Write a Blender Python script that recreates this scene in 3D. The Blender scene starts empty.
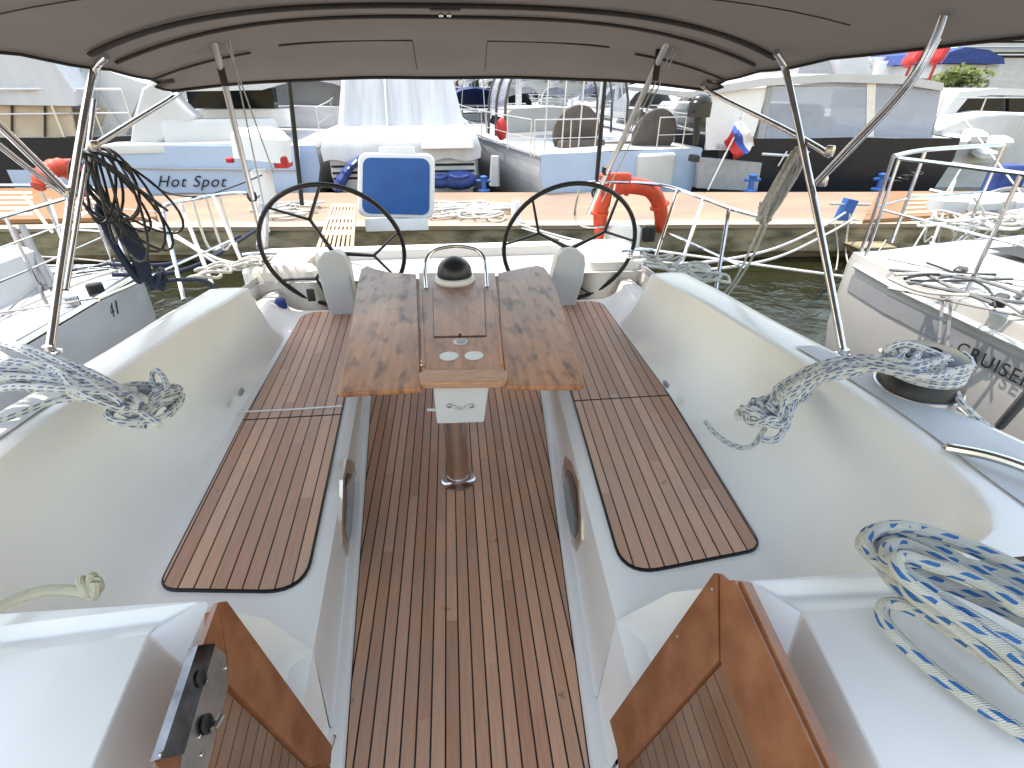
import bpy, bmesh, math, random
from math import sin, cos, tan, pi, radians, atan2, sqrt, hypot
from mathutils import Vector, Matrix
random.seed(7)
sc = bpy.context.scene
# ------------------------------------------------------------------ camera
FPX = 516.0; PITCH = radians(30); YAW = radians(6.2); CAM = Vector((0.045, 0, 1.7))
cd = bpy.data.cameras.new('camera'); cam = bpy.data.objects.new('camera', cd)
sc.collection.objects.link(cam); sc.camera = cam
cam.location = CAM; cam.rotation_euler = (pi/2 - PITCH, 0, -YAW)
cd.sensor_width = 36; cd.lens = 36*FPX/1024; cd.clip_end = 3000; cd.clip_start = 0.02
# ------------------------------------------------------------------ world, sun
SUN = Vector((-0.27, 0.20, 1.0)).normalized()
EL = math.asin(SUN.z); AZ = atan2(SUN.x, SUN.y)
w = bpy.data.worlds.new('World'); sc.world = w; w.use_nodes = True
nt = w.node_tree; bg = nt.nodes['Background']
sky = nt.nodes.new('ShaderNodeTexSky'); sky.sky_type = 'NISHITA'; sky.sun_disc = False
sky.sun_elevation = EL; sky.sun_rotation = AZ; sky.air_density = 2.1; sky.dust_density = 1.3; sky.ozone_density = 0.0
nt.links.new(sky.outputs[0], bg.inputs[0]); bg.inputs[1].default_value = 0.15
sd = bpy.data.lights.new('sun', 'SUN'); so = bpy.data.objects.new('sun', sd); sc.collection.objects.link(so)
sd.energy = 2.0; sd.angle = radians(0.5); sd.color = (1, 0.95, 0.88)
so.rotation_euler = SUN.to_track_quat('Z', 'Y').to_euler(); so.location = SUN*30
sc.view_settings.view_transform = 'Standard'; sc.view_settings.look = 'None'
sc.view_settings.exposure = 1.68; sc.view_settings.gamma = 1
sc.view_settings.use_white_balance = True; sc.view_settings.white_balance_temperature = 7250; sc.view_settings.white_balance_tint = 15
sc.render.engine = 'CYCLES'
try:
    sc.cycles.max_bounces = 8; sc.cycles.diffuse_bounces = 5; sc.cycles.transparent_max_bounces = 12
except Exception: pass
# ------------------------------------------------------------------ survey helpers: line of sight through a photo point met with a real plane
Hd = Vector((sin(YAW), cos(YAW), 0)); Rt = Vector((cos(YAW), -sin(YAW), 0))
def ray(u, v):
    a = (u-512)/FPX; b = (384-v)/FPX
    return Rt*a + (Hd*sin(PITCH) + Vector((0, 0, cos(PITCH))))*b + Hd*cos(PITCH) - Vector((0, 0, sin(PITCH)))
def _ax(u, v, k, val):
    d = ray(u, v); return CAM + d*((val-CAM[k])/d[k])
def PX(u, v, X): return _ax(u, v, 0, X)
def PY(u, v, Y): return _ax(u, v, 1, Y)
def PZ(u, v, Z): return _ax(u, v, 2, Z)
def PL(u, v, a, b, c):
    n = (b-a).cross(c-a); d = ray(u, v); return CAM + d*((a-CAM).dot(n)/d.dot(n))
# ------------------------------------------------------------------ materials
def mat(name):
    m = bpy.data.materials.new(name); m.use_nodes = True
    return m, m.node_tree, m.node_tree.nodes['Principled BSDF']
def sm(name, col, rough=0.5, metal=0.0, var=0.0, scale=8.0, bump=0.0, bscale=30.0, coat=0.0, spec=0.5, stretch=(1, 1, 1), tr=0.0, dark=None, lo=.35, hi=.7, detail=5):
    m, t, p = mat(name); N = t.nodes.new; L = t.links.new
    p.inputs['Base Color'].default_value = (*col, 1); p.inputs['Roughness'].default_value = rough
    p.inputs['Metallic'].default_value = metal; p.inputs['Coat Weight'].default_value = coat
    p.inputs['Specular IOR Level'].default_value = spec; p.inputs['Coat Roughness'].default_value = .12
    tc = N('ShaderNodeTexCoord'); mp = N('ShaderNodeMapping'); mp.inputs['Scale'].default_value = stretch
    L(tc.outputs['Object'], mp.inputs[0])
    if var > 0 or dark:
        no = N('ShaderNodeTexNoise'); no.inputs['Scale'].default_value = scale; no.inputs['Detail'].default_value = detail
        L(mp.outputs[0], no.inputs['Vector'])
        mr = N('ShaderNodeMapRange'); mr.inputs[1].default_value = lo; mr.inputs[2].default_value = hi
        L(no.outputs['Fac'], mr.inputs[0])
        mx = N('ShaderNodeMix'); mx.data_type = 'RGBA'
        mx.inputs[6].default_value = (*(dark if dark else [c*(1-var) for c in col]), 1)
        mx.inputs[7].default_value = (*col, 1)
        L(mr.outputs[0], mx.inputs[0]); L(mx.outputs[2], p.inputs['Base Color'])
    if bump > 0:
        n2 = N('ShaderNodeTexNoise'); n2.inputs['Scale'].default_value = bscale; n2.inputs['Detail'].default_value = 4
        L(mp.outputs[0], n2.inputs['Vector']); b = N('ShaderNodeBump'); b.inputs['Strength'].default_value = bump
        b.inputs['Distance'].default_value = 0.02
        L(n2.outputs['Fac'], b.inputs['Height']); L(b.outputs[0], p.inputs['Normal'])
    return m
M = {}
M['gel'] = sm('gelcoat', (.82, .80, .775), .32, var=.05, scale=3, coat=.25)
M['gelold'] = sm('weathered_gelcoat', (.52, .53, .54), .4, var=.12, scale=2)
M['stripe'] = sm('pale_grey_stripe', (.30, .31, .33), .4, var=.15)
M['hullgrey'] = sm('shaded_white_topsides', (.40, .40, .39), .35, var=.12, scale=1.5, stretch=(1, 1, 3))  # white topsides made greyer, the side's shade held in the base colour
M['gelgrey'] = sm('grey_nonskid_gelcoat', (.50, .52, .55), .55, var=.10, scale=6, bump=.15, bscale=300)
M['gelshade'] = sm('shade_tinted_gelcoat', (.58, .61, .67), .4, var=.06, scale=4)  # white gelcoat with grey-blue shade mixed into its base
M['cream'] = sm('cream_gelcoat', (.70, .66, .56), .5, var=.15, scale=5)
M['hull'] = sm('boat_hull_white', (.52, .53, .55), .25, var=.14, scale=2.2, coat=.2, stretch=(1, 1, 3))
M['steel'] = sm('stainless_steel', (.72, .72, .74), .16, 1.0, var=.25, scale=14)
M['brush'] = sm('brushed_steel', (.55, .53, .52), .34, 1.0, var=.3, scale=20)
M['gunmetal'] = sm('dark_mirror_steel', (.20, .20, .21), .12, 1.0, var=.5, scale=25)
M['bronze'] = sm('warm_steel_post', (.80, .70, .60), .30, 1.0, var=.2, scale=9)
M['alu'] = sm('white_aluminium', (.70, .70, .70), .4, .3, var=.12)
M['black'] = sm('black_rubber', (.012, .012, .013), .45, var=.3, scale=20)
M['blackgloss'] = sm('black_plastic', (.02, .02, .022), .34, var=.2)
M['canvas'] = sm('taupe_canvas', (.23, .212, .20), .9, var=.12, scale=3, bump=.25, bscale=5, stretch=(1, 1, 1))
M['trim'] = sm('dark_webbing', (.045, .038, .034), .9, var=.2)
M['beigecanvas'] = sm('beige_canvas', (.50, .41, .31), .9, var=.2, scale=2, bump=.3, bscale=4)
M['browncanvas'] = sm('brown_canvas', (.105, .088, .08), .9, var=.25, scale=6)
M['varn'] = sm('varnished_wood', (.31, .12, .052), .32, var=.45, scale=5, stretch=(3, 3, 3), coat=.35, bump=.06, bscale=60, dark=(.20, .062, .022))
M['lightwood'] = sm('pale_wood_trim', (.62, .33, .20), .45, var=.3, scale=12, stretch=(1, 8, 8))
M['gangwood'] = sm('gangway_wood', (.30, .145, .055), .5, var=.3, scale=6, stretch=(1, 8, 8))
M['palewood'] = sm('pale_lattice_wood', (.68, .48, .30), .6, var=.2, scale=9)
M['concrete'] = sm('weathered_shaded_concrete', (.30, .24, .15), .9, var=.5, scale=2.3, bump=.5, bscale=14, dark=(.065, .06, .028), stretch=(1, 1, 2.5), lo=.3, hi=.62)  # weathered patches, base also lowered to paint in the near face's shade
M['paving'] = sm('pink_beige_paving', (.32, .225, .145), .85, var=.22, scale=1.6, bump=.15, bscale=40, dark=(.23, .17, .13), stretch=(.5, 1, 1))
M['navy'] = sm('navy_hull', (.012, .015, .024), .3, var=.3, coat=.05, spec=.25)
M['navyrope'] = sm('navy_rope_weave', (.012, .022, .06), .8, var=.4, scale=60)
M['blue'] = sm('bright_blue_vinyl', (.014, .10, .34), .5, var=.18, scale=3, bump=.1, bscale=6)
M['bluecover'] = sm('blue_fabric', (.02, .055, .24), .7, var=.4, scale=6, bump=.5, bscale=9)
M['tarp'] = sm('white_tarpaulin', (.50, .52, .56), .6, var=.10, scale=2, bump=.9, bscale=3.2, stretch=(3.2, 1, .35))
M['orange'] = sm('orange_cover', (.62, .06, .018), .55, var=.3, scale=9, bump=.3, bscale=14)
M['red'] = sm('red_fabric', (.50, .02, .02), .6, var=.3)
M['white'] = sm('white_plastic', (.78, .78, .78), .4, var=.06)
M['greyp'] = sm('grey_plastic', (.33, .34, .36), .45, var=.15)
M['grey'] = sm('grey_tube', (.18, .185, .19), .4, var=.2)
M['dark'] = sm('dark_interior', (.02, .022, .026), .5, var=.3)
M['bluegrey'] = sm('shade_tinted_blue_grey', (.34, .45, .62), .3, var=.10, scale=2, coat=.3)  # bluish shade on sterns facing us is put into this colour
M['glass'] = sm('dark_glass', (.008, .011, .015), .12, var=.2, spec=.25)
M['leaf'] = sm('foliage', (.07, .115, .035), .8, var=.6, scale=3, dark=(.02, .045, .015))
M['leaf2'] = sm('bright_foliage', (.14, .19, .04), .8, var=.5, scale=3)
M['bark'] = sm('bark', (.10, .075, .05), .9, var=.4)
M['brick'] = sm('red_brick_wall', (.34, .14, .09), .9, var=.3, scale=4)
M['plaster'] = sm('pale_plaster', (.50, .43, .34), .9, var=.2, scale=.5)
M['roof'] = sm('clay_roof', (.36, .13, .07), .9, var=.3, scale=1.5)
M['hill'] = sm('land_scrub', (.10, .12, .06), .95, var=.5, scale=.08)
M['yellow'] = sm('yellow_paint', (.62, .40, .03), .5, var=.1)
M['greyropem'] = sm('plain_cream_rope', (.60, .58, .53), .85, var=.25, scale=70, bump=.6, bscale=160)
M['rail'] = sm('tube_white', (.62, .61, .60), .35, .5, var=.1)
# clear vinyl
def clear(name, col, a, rough=.08):
    m, t, p = mat(name); N = t.nodes.new; L = t.links.new
    p.inputs['Base Color'].default_value = (*col, 1); p.inputs['Roughness'].default_value = rough
    tr = N('ShaderNodeBsdfTransparent'); mx = N('ShaderNodeMixShader')
    tc = N('ShaderNodeTexCoord'); no = N('ShaderNodeTexNoise'); no.inputs['Scale'].default_value = 1.7; no.inputs['Distortion'].default_value = 1
    L(tc.outputs['Object'], no.inputs['Vector'])
    mr = N('ShaderNodeMapRange'); mr.inputs[3].default_value = a-.18; mr.inputs[4].default_value = a+.15
    L(no.outputs['Fac'], mr.inputs[0]); L(mr.outputs[0], mx.inputs[0])
    L(tr.outputs[0], mx.inputs[1]); L(p.outputs[0], mx.inputs[2]); L(mx.outputs[0], t.nodes['Material Output'].inputs[0])
    return m
M['clear'] = clear('clear_vinyl', (.40, .45, .55), .55)
M['clearthin'] = clear('thin_clear_vinyl', (.55, .58, .62), .4)
# canopy: cloth that lets a little sun through
def canopy_mat():
    m = M['canvas'].copy(); m.name = 'sunlit_canvas'; t = m.node_tree; p = t.nodes['Principled BSDF']
    tr = t.nodes.new('ShaderNodeBsdfTranslucent'); tr.inputs[0].default_value = (.40, .355, .32, 1)
    mx = t.nodes.new('ShaderNodeMixShader'); mx.inputs[0].default_value = .30
    t.links.new(p.outputs[0], mx.inputs[1]); t.links.new(tr.outputs[0], mx.inputs[2])
    t.links.new(mx.outputs[0], t.nodes['Material Output'].inputs[0]); return m
M['canopy'] = canopy_mat()
def nmath(t, op, a, b=None):
    n = t.nodes.new('ShaderNodeMath'); n.operation = op
    for i, x in enumerate((a, b)):
        if x is None: continue
        if isinstance(x, (int, float)): n.inputs[i].default_value = x
        else: t.links.new(x, n.inputs[i])
    return n.outputs[0]
def teak_mat(name, pitch, gap, c1, c2, rough=.55, caulk=(.012, .011, .01)):
    m, t, p = mat(name); N = t.nodes.new; L = t.links.new
    uv = N('ShaderNodeUVMap'); sx = N('ShaderNodeSeparateXYZ'); L(uv.outputs[0], sx.inputs[0])
    q = nmath(t, 'DIVIDE', sx.outputs[0], pitch); fl = nmath(t, 'FLOOR', q); fr = nmath(t, 'FRACT', q)
    line = nmath(t, 'LESS_THAN', fr, gap/pitch)
    # butt joints: each strake cut into boards of differing tone
    off = nmath(t, 'MULTIPLY', fl, .377)
    seg = nmath(t, 'FLOOR', nmath(t, 'ADD', nmath(t, 'DIVIDE', sx.outputs[1], 1.35), off))
    wn = N('ShaderNodeTexWhiteNoise'); wn.noise_dimensions = '2D'; cx = N('ShaderNodeCombineXYZ')
    L(fl, cx.inputs[0]); L(seg, cx.inputs[1]); L(cx.outputs[0], wn.inputs['Vector'])
    mp = N('ShaderNodeMapping'); mp.inputs['Scale'].default_value = (90, 5, 1); L(uv.outputs[0], mp.inputs[0])
    cv = N('ShaderNodeVectorMath'); cv.operation = 'ADD'; L(mp.outputs[0], cv.inputs[0]); L(wn.outputs['Color'], cv.inputs[1])
    g = N('ShaderNodeTexNoise'); g.inputs['Scale'].default_value = 1.6; g.inputs['Detail'].default_value = 6; L(cv.outputs[0], g.inputs['Vector'])
    w2 = N('ShaderNodeTexNoise'); w2.inputs['Scale'].default_value = 2.6; w2.inputs['Detail'].default_value = 4; L(uv.outputs[0], w2.inputs['Vector'])
    f = nmath(t, 'ADD', nmath(t, 'MULTIPLY', wn.outputs['Value'], .55), nmath(t, 'MULTIPLY', g.outputs['Fac'], .6))
    f = nmath(t, 'SUBTRACT', f, .08)
    mx = N('ShaderNodeMix'); mx.data_type = 'RGBA'; mx.inputs[6].default_value = (*c1, 1); mx.inputs[7].default_value = (*c2, 1); L(f, mx.inputs[0])
    gr = N('ShaderNodeMix'); gr.data_type = 'RGBA'; gr.inputs[7].default_value = (.36, .29, .25, 1); L(mx.outputs[2], gr.inputs[6])
    mr = N('ShaderNodeMapRange'); mr.inputs[1].default_value = .45; mr.inputs[2].default_value = .75; mr.inputs[4].default_value = .45
    L(w2.outputs['Fac'], mr.inputs[0]); L(mr.outputs[0], gr.inputs[0])
    # a few small dark spills
    v = N('ShaderNodeTexNoise'); v.inputs['Scale'].default_value = 16; L(uv.outputs[0], v.inputs['Vector'])
    sp = N('ShaderNodeMapRange'); sp.inputs[1].default_value = .71; sp.inputs[2].default_value = .76; sp.inputs[4].default_value = .5; L(v.outputs['Fac'], sp.inputs[0])
    s2 = N('ShaderNodeMix'); s2.data_type = 'RGBA'; s2.inputs[7].default_value = (.09, .045, .025, 1); L(gr.outputs[2], s2.inputs[6]); L(sp.outputs[0], s2.inputs[0])
    fx = N('ShaderNodeMix'); fx.data_type = 'RGBA'; fx.inputs[7].default_value = (*caulk, 1); L(s2.outputs[2], fx.inputs[6]); L(line, fx.inputs[0])
    L(fx.outputs[2], p.inputs['Base Color']); p.inputs['Roughness'].default_value = rough
    b = N('ShaderNodeBump'); b.inputs['Strength'].default_value = .3; b.inputs['Distance'].default_value = .003
    L(nmath(t, 'SUBTRACT', g.outputs['Fac'], nmath(t, 'MULTIPLY', line, 2)), b.inputs['Height']); L(b.outputs[0], p.inputs['Normal'])
    return m
M['teak'] = teak_mat('caulked_teak', .0440, .0056, (.42, .20, .115), (.74, .43, .28))
M['teakseat'] = teak_mat('caulked_teak_seat', .0465, .0050, (.41, .21, .135), (.69, .42, .285))
M['teakdoor'] = teak_mat('door_slats', .034, .003, (.15, .066, .034), (.23, .105, .058), caulk=(.05, .022, .012))
def table_mat(name, stain=.5):
    m, t, p = mat(name); N = t.nodes.new; L = t.links.new
    tc = N('ShaderNodeTexCoord'); sx = N('ShaderNodeSeparateXYZ'); L(tc.outputs['Object'], sx.inputs[0])
    mp = N('ShaderNodeMapping'); mp.inputs['Scale'].default_value = (26, 2.2, 5); L(tc.outputs['Object'], mp.inputs[0])
    g = N('ShaderNodeTexNoise'); g.inputs['Scale'].default_value = 1.5; g.inputs['Detail'].default_value = 8; L(mp.outputs[0], g.inputs['Vector'])
    a = N('ShaderNodeMix'); a.data_type = 'RGBA'; a.inputs[6].default_value = (.20, .062, .026, 1); a.inputs[7].default_value = (.72, .33, .155, 1); L(g.outputs['Fac'], a.inputs[0])
    # bleached grey weathering, stronger towards the helm end
    w1 = N('ShaderNodeTexNoise'); w1.inputs['Scale'].default_value = 5; w1.inputs['Detail'].default_value = 6; L(tc.outputs['Object'], w1.inputs['Vector'])
    yy = N('ShaderNodeMapRange'); yy.inputs[1].default_value = 1.85; yy.inputs[2].default_value = 3.1; yy.inputs[4].default_value = .8; L(sx.outputs[1], yy.inputs[0])
    ww = nmath(t, 'ADD', nmath(t, 'MULTIPLY', yy.outputs[0], 1.0), nmath(t, 'MULTIPLY', nmath(t, 'SUBTRACT', w1.outputs['Fac'], .5), 1.6))
    cl = N('ShaderNodeClamp'); L(ww, cl.inputs[0])
    b = N('ShaderNodeMix'); b.data_type = 'RGBA'; b.inputs[7].default_value = (.30, .235, .21, 1); L(a.outputs[2], b.inputs[6]); L(cl.outputs[0], b.inputs[0])
    mp2 = N('ShaderNodeMapping'); mp2.inputs['Scale'].default_value = (12, 4, 1); L(tc.outputs['Object'], mp2.inputs[0])
    s = N('ShaderNodeTexNoise'); s.inputs['Scale'].default_value = 1.5; s.inputs['Detail'].default_value = 3.5; s.inputs['Distortion'].default_value = .15; L(mp2.outputs[0], s.inputs['Vector'])
    sr = N('ShaderNodeMapRange'); sr.inputs[1].default_value = .52; sr.inputs[2].default_value = .72; sr.inputs[4].default_value = stain; L(s.outputs['Fac'], sr.inputs[0])
    c = N('ShaderNodeMix'); c.data_type = 'RGBA'; c.inputs[7].default_value = (.05, .016, .010, 1); L(b.outputs[2], c.inputs[6]); L(sr.outputs[0], c.inputs[0])
    L(c.outputs[2], p.inputs['Base Color'])
    rr = N('ShaderNodeMapRange'); rr.inputs[3].default_value = .28; rr.inputs[4].default_value = .6; L(w1.outputs['Fac'], rr.inputs[0]); L(rr.outputs[0], p.inputs['Roughness'])
    return m
M['table'] = table_mat('stained_table_wood', .9)
M['table2'] = table_mat('weathered_table_wood', .55)
def rope_mat(name, base, fleck, per=.055, turns=3, blue=.3, bumpy=.5):
    m, t, p = mat(name); N = t.nodes.new; L = t.links.new
    uv = N('ShaderNodeUVMap'); sx = N('ShaderNodeSeparateXYZ'); L(uv.outputs[0], sx.inputs[0])
    u = nmath(t, 'DIVIDE', sx.outputs[0], per)           # along rope
    a = sx.outputs[1]                                    # 0..1 around
    q = nmath(t, 'MULTIPLY', a, float(turns)); cell = nmath(t, 'FLOOR', q); fq = nmath(t, 'FRACT', q)
    uu = nmath(t, 'ADD', u, nmath(t, 'MULTIPLY', cell, .37)); fu = nmath(t, 'FRACT', nmath(t, 'ADD', uu, nmath(t, 'MULTIPLY', fq, .45)))
    k = nmath(t, 'MULTIPLY', nmath(t, 'LESS_THAN', fu, blue), nmath(t, 'LESS_THAN', fq, .52))
    nk = N('ShaderNodeTexNoise'); nk.inputs['Scale'].default_value = 1.0; nk.inputs['Detail'].default_value = 1; ck = N('ShaderNodeCombineXYZ')
    L(nmath(t, 'MULTIPLY', sx.outputs[0], 26), ck.inputs[0]); L(cell, ck.inputs[1]); L(ck.outputs[0], nk.inputs['Vector'])
    k = nmath(t, 'MULTIPLY', k, nmath(t, 'GREATER_THAN', nk.outputs['Fac'], .44))
    no = N('ShaderNodeTexNoise'); no.inputs['Scale'].default_value = 25; tc = N('ShaderNodeTexCoord'); L(tc.outputs['Object'], no.inputs['Vector'])
    bs = N('ShaderNodeMix'); bs.data_type = 'RGBA'; bs.inputs[6].default_value = (*[c*.7 for c in base], 1); bs.inputs[7].default_value = (*base, 1); L(no.outputs['Fac'], bs.inputs[0])
    mx = N('ShaderNodeMix'); mx.data_type = 'RGBA'; mx.inputs[7].default_value = (*fleck, 1); L(bs.outputs[2], mx.inputs[6]); L(k, mx.inputs[0])
    L(mx.outputs[2], p.inputs['Base Color']); p.inputs['Roughness'].default_value = .85
    br = N('ShaderNodeTexWave'); br.inputs['Scale'].default_value = 2.4; cv = N('ShaderNodeCombineXYZ')
    L(nmath(t, 'MULTIPLY', sx.outputs[0], 60), cv.inputs[0]); L(nmath(t, 'MULTIPLY', a, 3), cv.inputs[1]); L(cv.outputs[0], br.inputs['Vector'])
    br.bands_direction = 'DIAGONAL'
    b = N('ShaderNodeBump'); b.inputs['Strength'].default_value = bumpy; b.inputs['Distance'].default_value = .003; L(br.outputs['Fac'], b.inputs['Height']); L(b.outputs[0], p.inputs['Normal'])
    return m
M['rope'] = rope_mat('white_rope_blue_flecks', (.58, .58, .54), (.02, .13, .36), .058, 5, .46)
M['ropegrey'] = rope_mat('grey_white_rope_navy_flecks', (.70, .71, .69), (.13, .18, .33), .030, 6, .62)
M['ropecream'] = rope_mat('cream_braided_rope', (.56, .53, .42), (.42, .42, .30), .03, 3, .3)
M['moor'] = rope_mat('mooring_rope', (.62, .62, .58), (.35, .36, .36), .05, 3, .3)
def water_mat():
    m, t, p = mat('harbour_water'); N = t.nodes.new; L = t.links.new
    p.inputs['Base Color'].default_value = (.014, .015, .006, 1); p.inputs['Specular IOR Level'].default_value = .3; p.inputs['Roughness'].default_value = .10; p.inputs['IOR'].default_value = 1.33
    tc = N('ShaderNodeTexCoord'); n = N('ShaderNodeTexNoise'); n.inputs['Scale'].default_value = 2.2; n.inputs['Detail'].default_value = 4; n.inputs['Distortion'].default_value = .6
    L(tc.outputs['Object'], n.inputs['Vector']); b = N('ShaderNodeBump'); b.inputs['Strength'].default_value = .6; b.inputs['Distance'].default_value = .08
    L(n.outputs['Fac'], b.inputs['Height']); L(b.outputs[0], p.inputs['Normal']); return m
M['water'] = water_mat()
def flag_mat():
    m, t, p = mat('tricolour_flag'); N = t.nodes.new; L = t.links.new
    uv = N('ShaderNodeUVMap'); sx = N('ShaderNodeSeparateXYZ'); L(uv.outputs[0], sx.inputs[0])
    r = N('ShaderNodeValToRGB'); r.color_ramp.interpolation = 'CONSTANT'; e = r.color_ramp.elements
    e[0].position = 0; e[0].color = (.50, .03, .03, 1); e[1].position = .34; e[1].color = (.05, .10, .40, 1)
    k = e.new(.67); k.color = (.72, .72, .74, 1)
    L(sx.outputs[1], r.inputs[0]); L(r.outputs[0], p.inputs['Base Color']); p.inputs['Roughness'].default_value = .8; return m
M['flag'] = flag_mat()
# ------------------------------------------------------------------ mesh helpers
V = Vector
def spline(pts, n=8, closed=False):
    pts = [V(p) for p in pts]; out = []; m = len(pts)
    for i in range(m if closed else m-1):
        if closed: a, b, c, d = (pts[(i+k) % m] for k in (-1, 0, 1, 2))
        else: a, b, c, d = pts[max(i-1, 0)], pts[i], pts[i+1], pts[min(i+2, m-1)]
        for j in range(n):
            t = j/n
            out.append(.5*((2*b)+(c-a)*t+(2*a-5*b+4*c-d)*t*t+(3*b-a-3*c+d)*t**3))
    if not closed: out.append(pts[-1])
    return out
class MB:
    def __init__(s): s.v = []; s.f = []; s.uv = {}
    def add(s, vs, fs, uvs=None):
        o = len(s.v); s.v += [V(p) for p in vs]
        for i, f in enumerate(fs):
            if uvs: s.uv[len(s.f)] = uvs[i]
            s.f.append([o+k for k in f])
        return s
    def box(s, c, d, rot=None):
        c = V(c); h = V(d)/2; vs = []
        for z in (-1, 1):
            for y in (-1, 1):
                for x in (-1, 1):
                    p = V((x*h.x, y*h.y, z*h.z)); vs.append(c + (rot @ p if rot else p))
        return s.add(vs, [(0, 2, 3, 1), (4, 5, 7, 6), (0, 1, 5, 4), (2, 6, 7, 3), (0, 4, 6, 2), (1, 3, 7, 5)])
    def rbox(s, c, d, r=.02, rot=None, seg=3):
        # box with rounded vertical corners and a chamfered top
        c = V(c); hx, hy, hz = d[0]/2, d[1]/2, d[2]/2; r = min(r, hx*.98, hy*.98); ring = []
        for k, (sx, sy) in enumerate(((1, 1), (-1, 1), (-1, -1), (1, -1))):
            for j in range(seg+1):
                a = pi/2*k + pi/2*j/seg; ring.append((sx*(hx-r)+r*cos(a), sy*(hy-r)+r*sin(a)))
        ch = min(r, hz)*.5; L = [(-hz, 1.0, 0), (hz-ch, 1.0, 0), (hz, 1, ch)]; vs = []
        for z, _, ins in L:
            for x, y in ring:
                l = hypot(x, y); q = V((x-(x/l)*ins, y-(y/l)*ins, z)); vs.append(c+(rot @ q if rot else q))
        n = len(ring); fs = [tuple(range(n))[::-1]]
        for k in range(2):
            for j in range(n): fs.append((k*n+j, k*n+(j+1) % n, (k+1)*n+(j+1) % n, (k+1)*n+j))
        fs.append(tuple(2*n+j for j in range(n))); return s.add(vs, fs)
    def tube(s, pts, r, n=8, closed=False, cap=True, flat=1.0):
        pts = [V(p) for p in pts]; m = len(pts); R = r if isinstance(r, (list, tuple)) else [r]*m
        vs = []; L = 0; Ls = []; prev = None
        for i, p in enumerate(pts):
            if closed: t = pts[(i+1) % m]-pts[i-1]
            else: t = pts[min(i+1, m-1)]-pts[max(i-1, 0)]
            if t.length < 1e-9: t = V((0, 0, 1))
            t.normalize()
            if prev is None:
                a = V((0, 0, 1)) if abs(t.z) < .9 else V((1, 0, 0)); u = t.cross(a).normalized()
            else:
                u = prev - t*prev.dot(t)
                if u.length < 1e-6: u = t.orthogonal()
                u.normalize()
            prev = u; w_ = t.cross(u)
            if i: L += (pts[i]-pts[i-1]).length
            Ls.append(L)
            for k in range(n):
                a = 2*pi*k/n; vs.append(p + u*(cos(a)*R[i]) + w_*(sin(a)*R[i]*flat))
        fs = []; uvs = []
        for i in range(m if closed else m-1):
            j = (i+1) % m; l1 = Ls[j] if j else L+.02
            for k in range(n):
                k2 = (k+1) % n; fs.append((i*n+k, i*n+k2, j*n+k2, j*n+k))
                uvs.append([(Ls[i], k/n), (Ls[i], (k+1)/n), (l1, (k+1)/n), (l1, k/n)])
        if not closed and cap:
            fs.append(tuple(range(n))[::-1]); uvs.append([(0, 0)]*n)
            fs.append(tuple((m-1)*n+k for k in range(n))); uvs.append([(L, 0)]*n)
        return s.add(vs, fs, uvs)
    def prism(s, poly, ext):
        poly = [V(p) for p in poly]; ext = V(ext); n = len(poly)
        return s.add(poly+[p+ext for p in poly], [tuple(range(n)), tuple(range(2*n-1, n-1, -1))]+[(i, n+i, n+(i+1) % n, (i+1) % n) for i in range(n)])
    def loft(s, secs, close=False, cap0=False, cap1=False, uvf=None):
        n = len(secs[0]); vs = [V(p) for q in secs for p in q]; fs = []
        for i in range(len(secs)-1):
            for k in range(n if close else n-1):
                k2 = (k+1) % n; fs.append((i*n+k, i*n+k2, (i+1)*n+k2, (i+1)*n+k))
        if cap0: fs.append(tuple(range(n))[::-1])
        if cap1: fs.append(tuple((len(secs)-1)*n+k for k in range(n)))
        return s.add(vs, fs)
    def lathe(s, c, prof, n=20, axis=None, up=None):
        ax = V(axis).normalized() if axis is not None else V((0, 0, 1)); u = ax.orthogonal().normalized(); w_ = ax.cross(u); c = V(c)
        return s.loft([[c+ax*z+(u*cos(2*pi*k/n)+w_*sin(2*pi*k/n))*r for k in range(n)] for r, z in prof], close=True, cap0=True, cap1=True)
    def ball(s, c, r, n=12, m=8):
        c = V(c); r = V(r) if not isinstance(r, (int, float)) else V((r, r, r)); secs = []
        for i in range(m+1):
            a = -pi/2+pi*(.02+.96*i/m); secs.append([c+V((r.x*cos(a)*cos(2*pi*k/n), r.y*cos(a)*sin(2*pi*k/n), r.z*sin(a))) for k in range(n)])
        return s.loft(secs, close=True, cap0=True, cap1=True)
    def poly(s, pts, uvf=None):
        pts = [V(p) for p in pts]
        return s.add(pts, [tuple(range(len(pts)))], [[uvf(p) for p in pts]] if uvf else None)
    def build(s, name, m, parent=None, smooth=True, ang=35, recalc=True):
        me = bpy.data.meshes.new(name); off = parent.matrix_world.translation if False else (root_loc(parent) if parent else V((0, 0, 0)))
        me.from_pydata([p-off for p in s.v], [], s.f); me.update()
        if s.uv:
            ul = me.uv_layers.new(name='UVMap')
            for p in me.polygons:
                u = s.uv.get(p.index)
                if u:
                    for j, li in enumerate(p.loop_indices): ul.data[li].uv = u[j]
        if recalc:
            b = bmesh.new(); b.from_mesh(me); bmesh.ops.recalc_face_normals(b, faces=b.faces); b.to_mesh(me); b.free()
        if smooth:
            me.polygons.foreach_set('use_smooth', [True]*len(me.polygons)); me.set_sharp_from_angle(angle=radians(ang))
        me.materials.append(M[m] if isinstance(m, str) else m)
        o = bpy.data.objects.new(name, me); sc.collection.objects.link(o)
        if parent: o.parent = parent
        return o
def root_loc(o):
    l = V((0, 0, 0))
    while o is not None: l = l + o.location; o = o.parent
    return l
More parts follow.
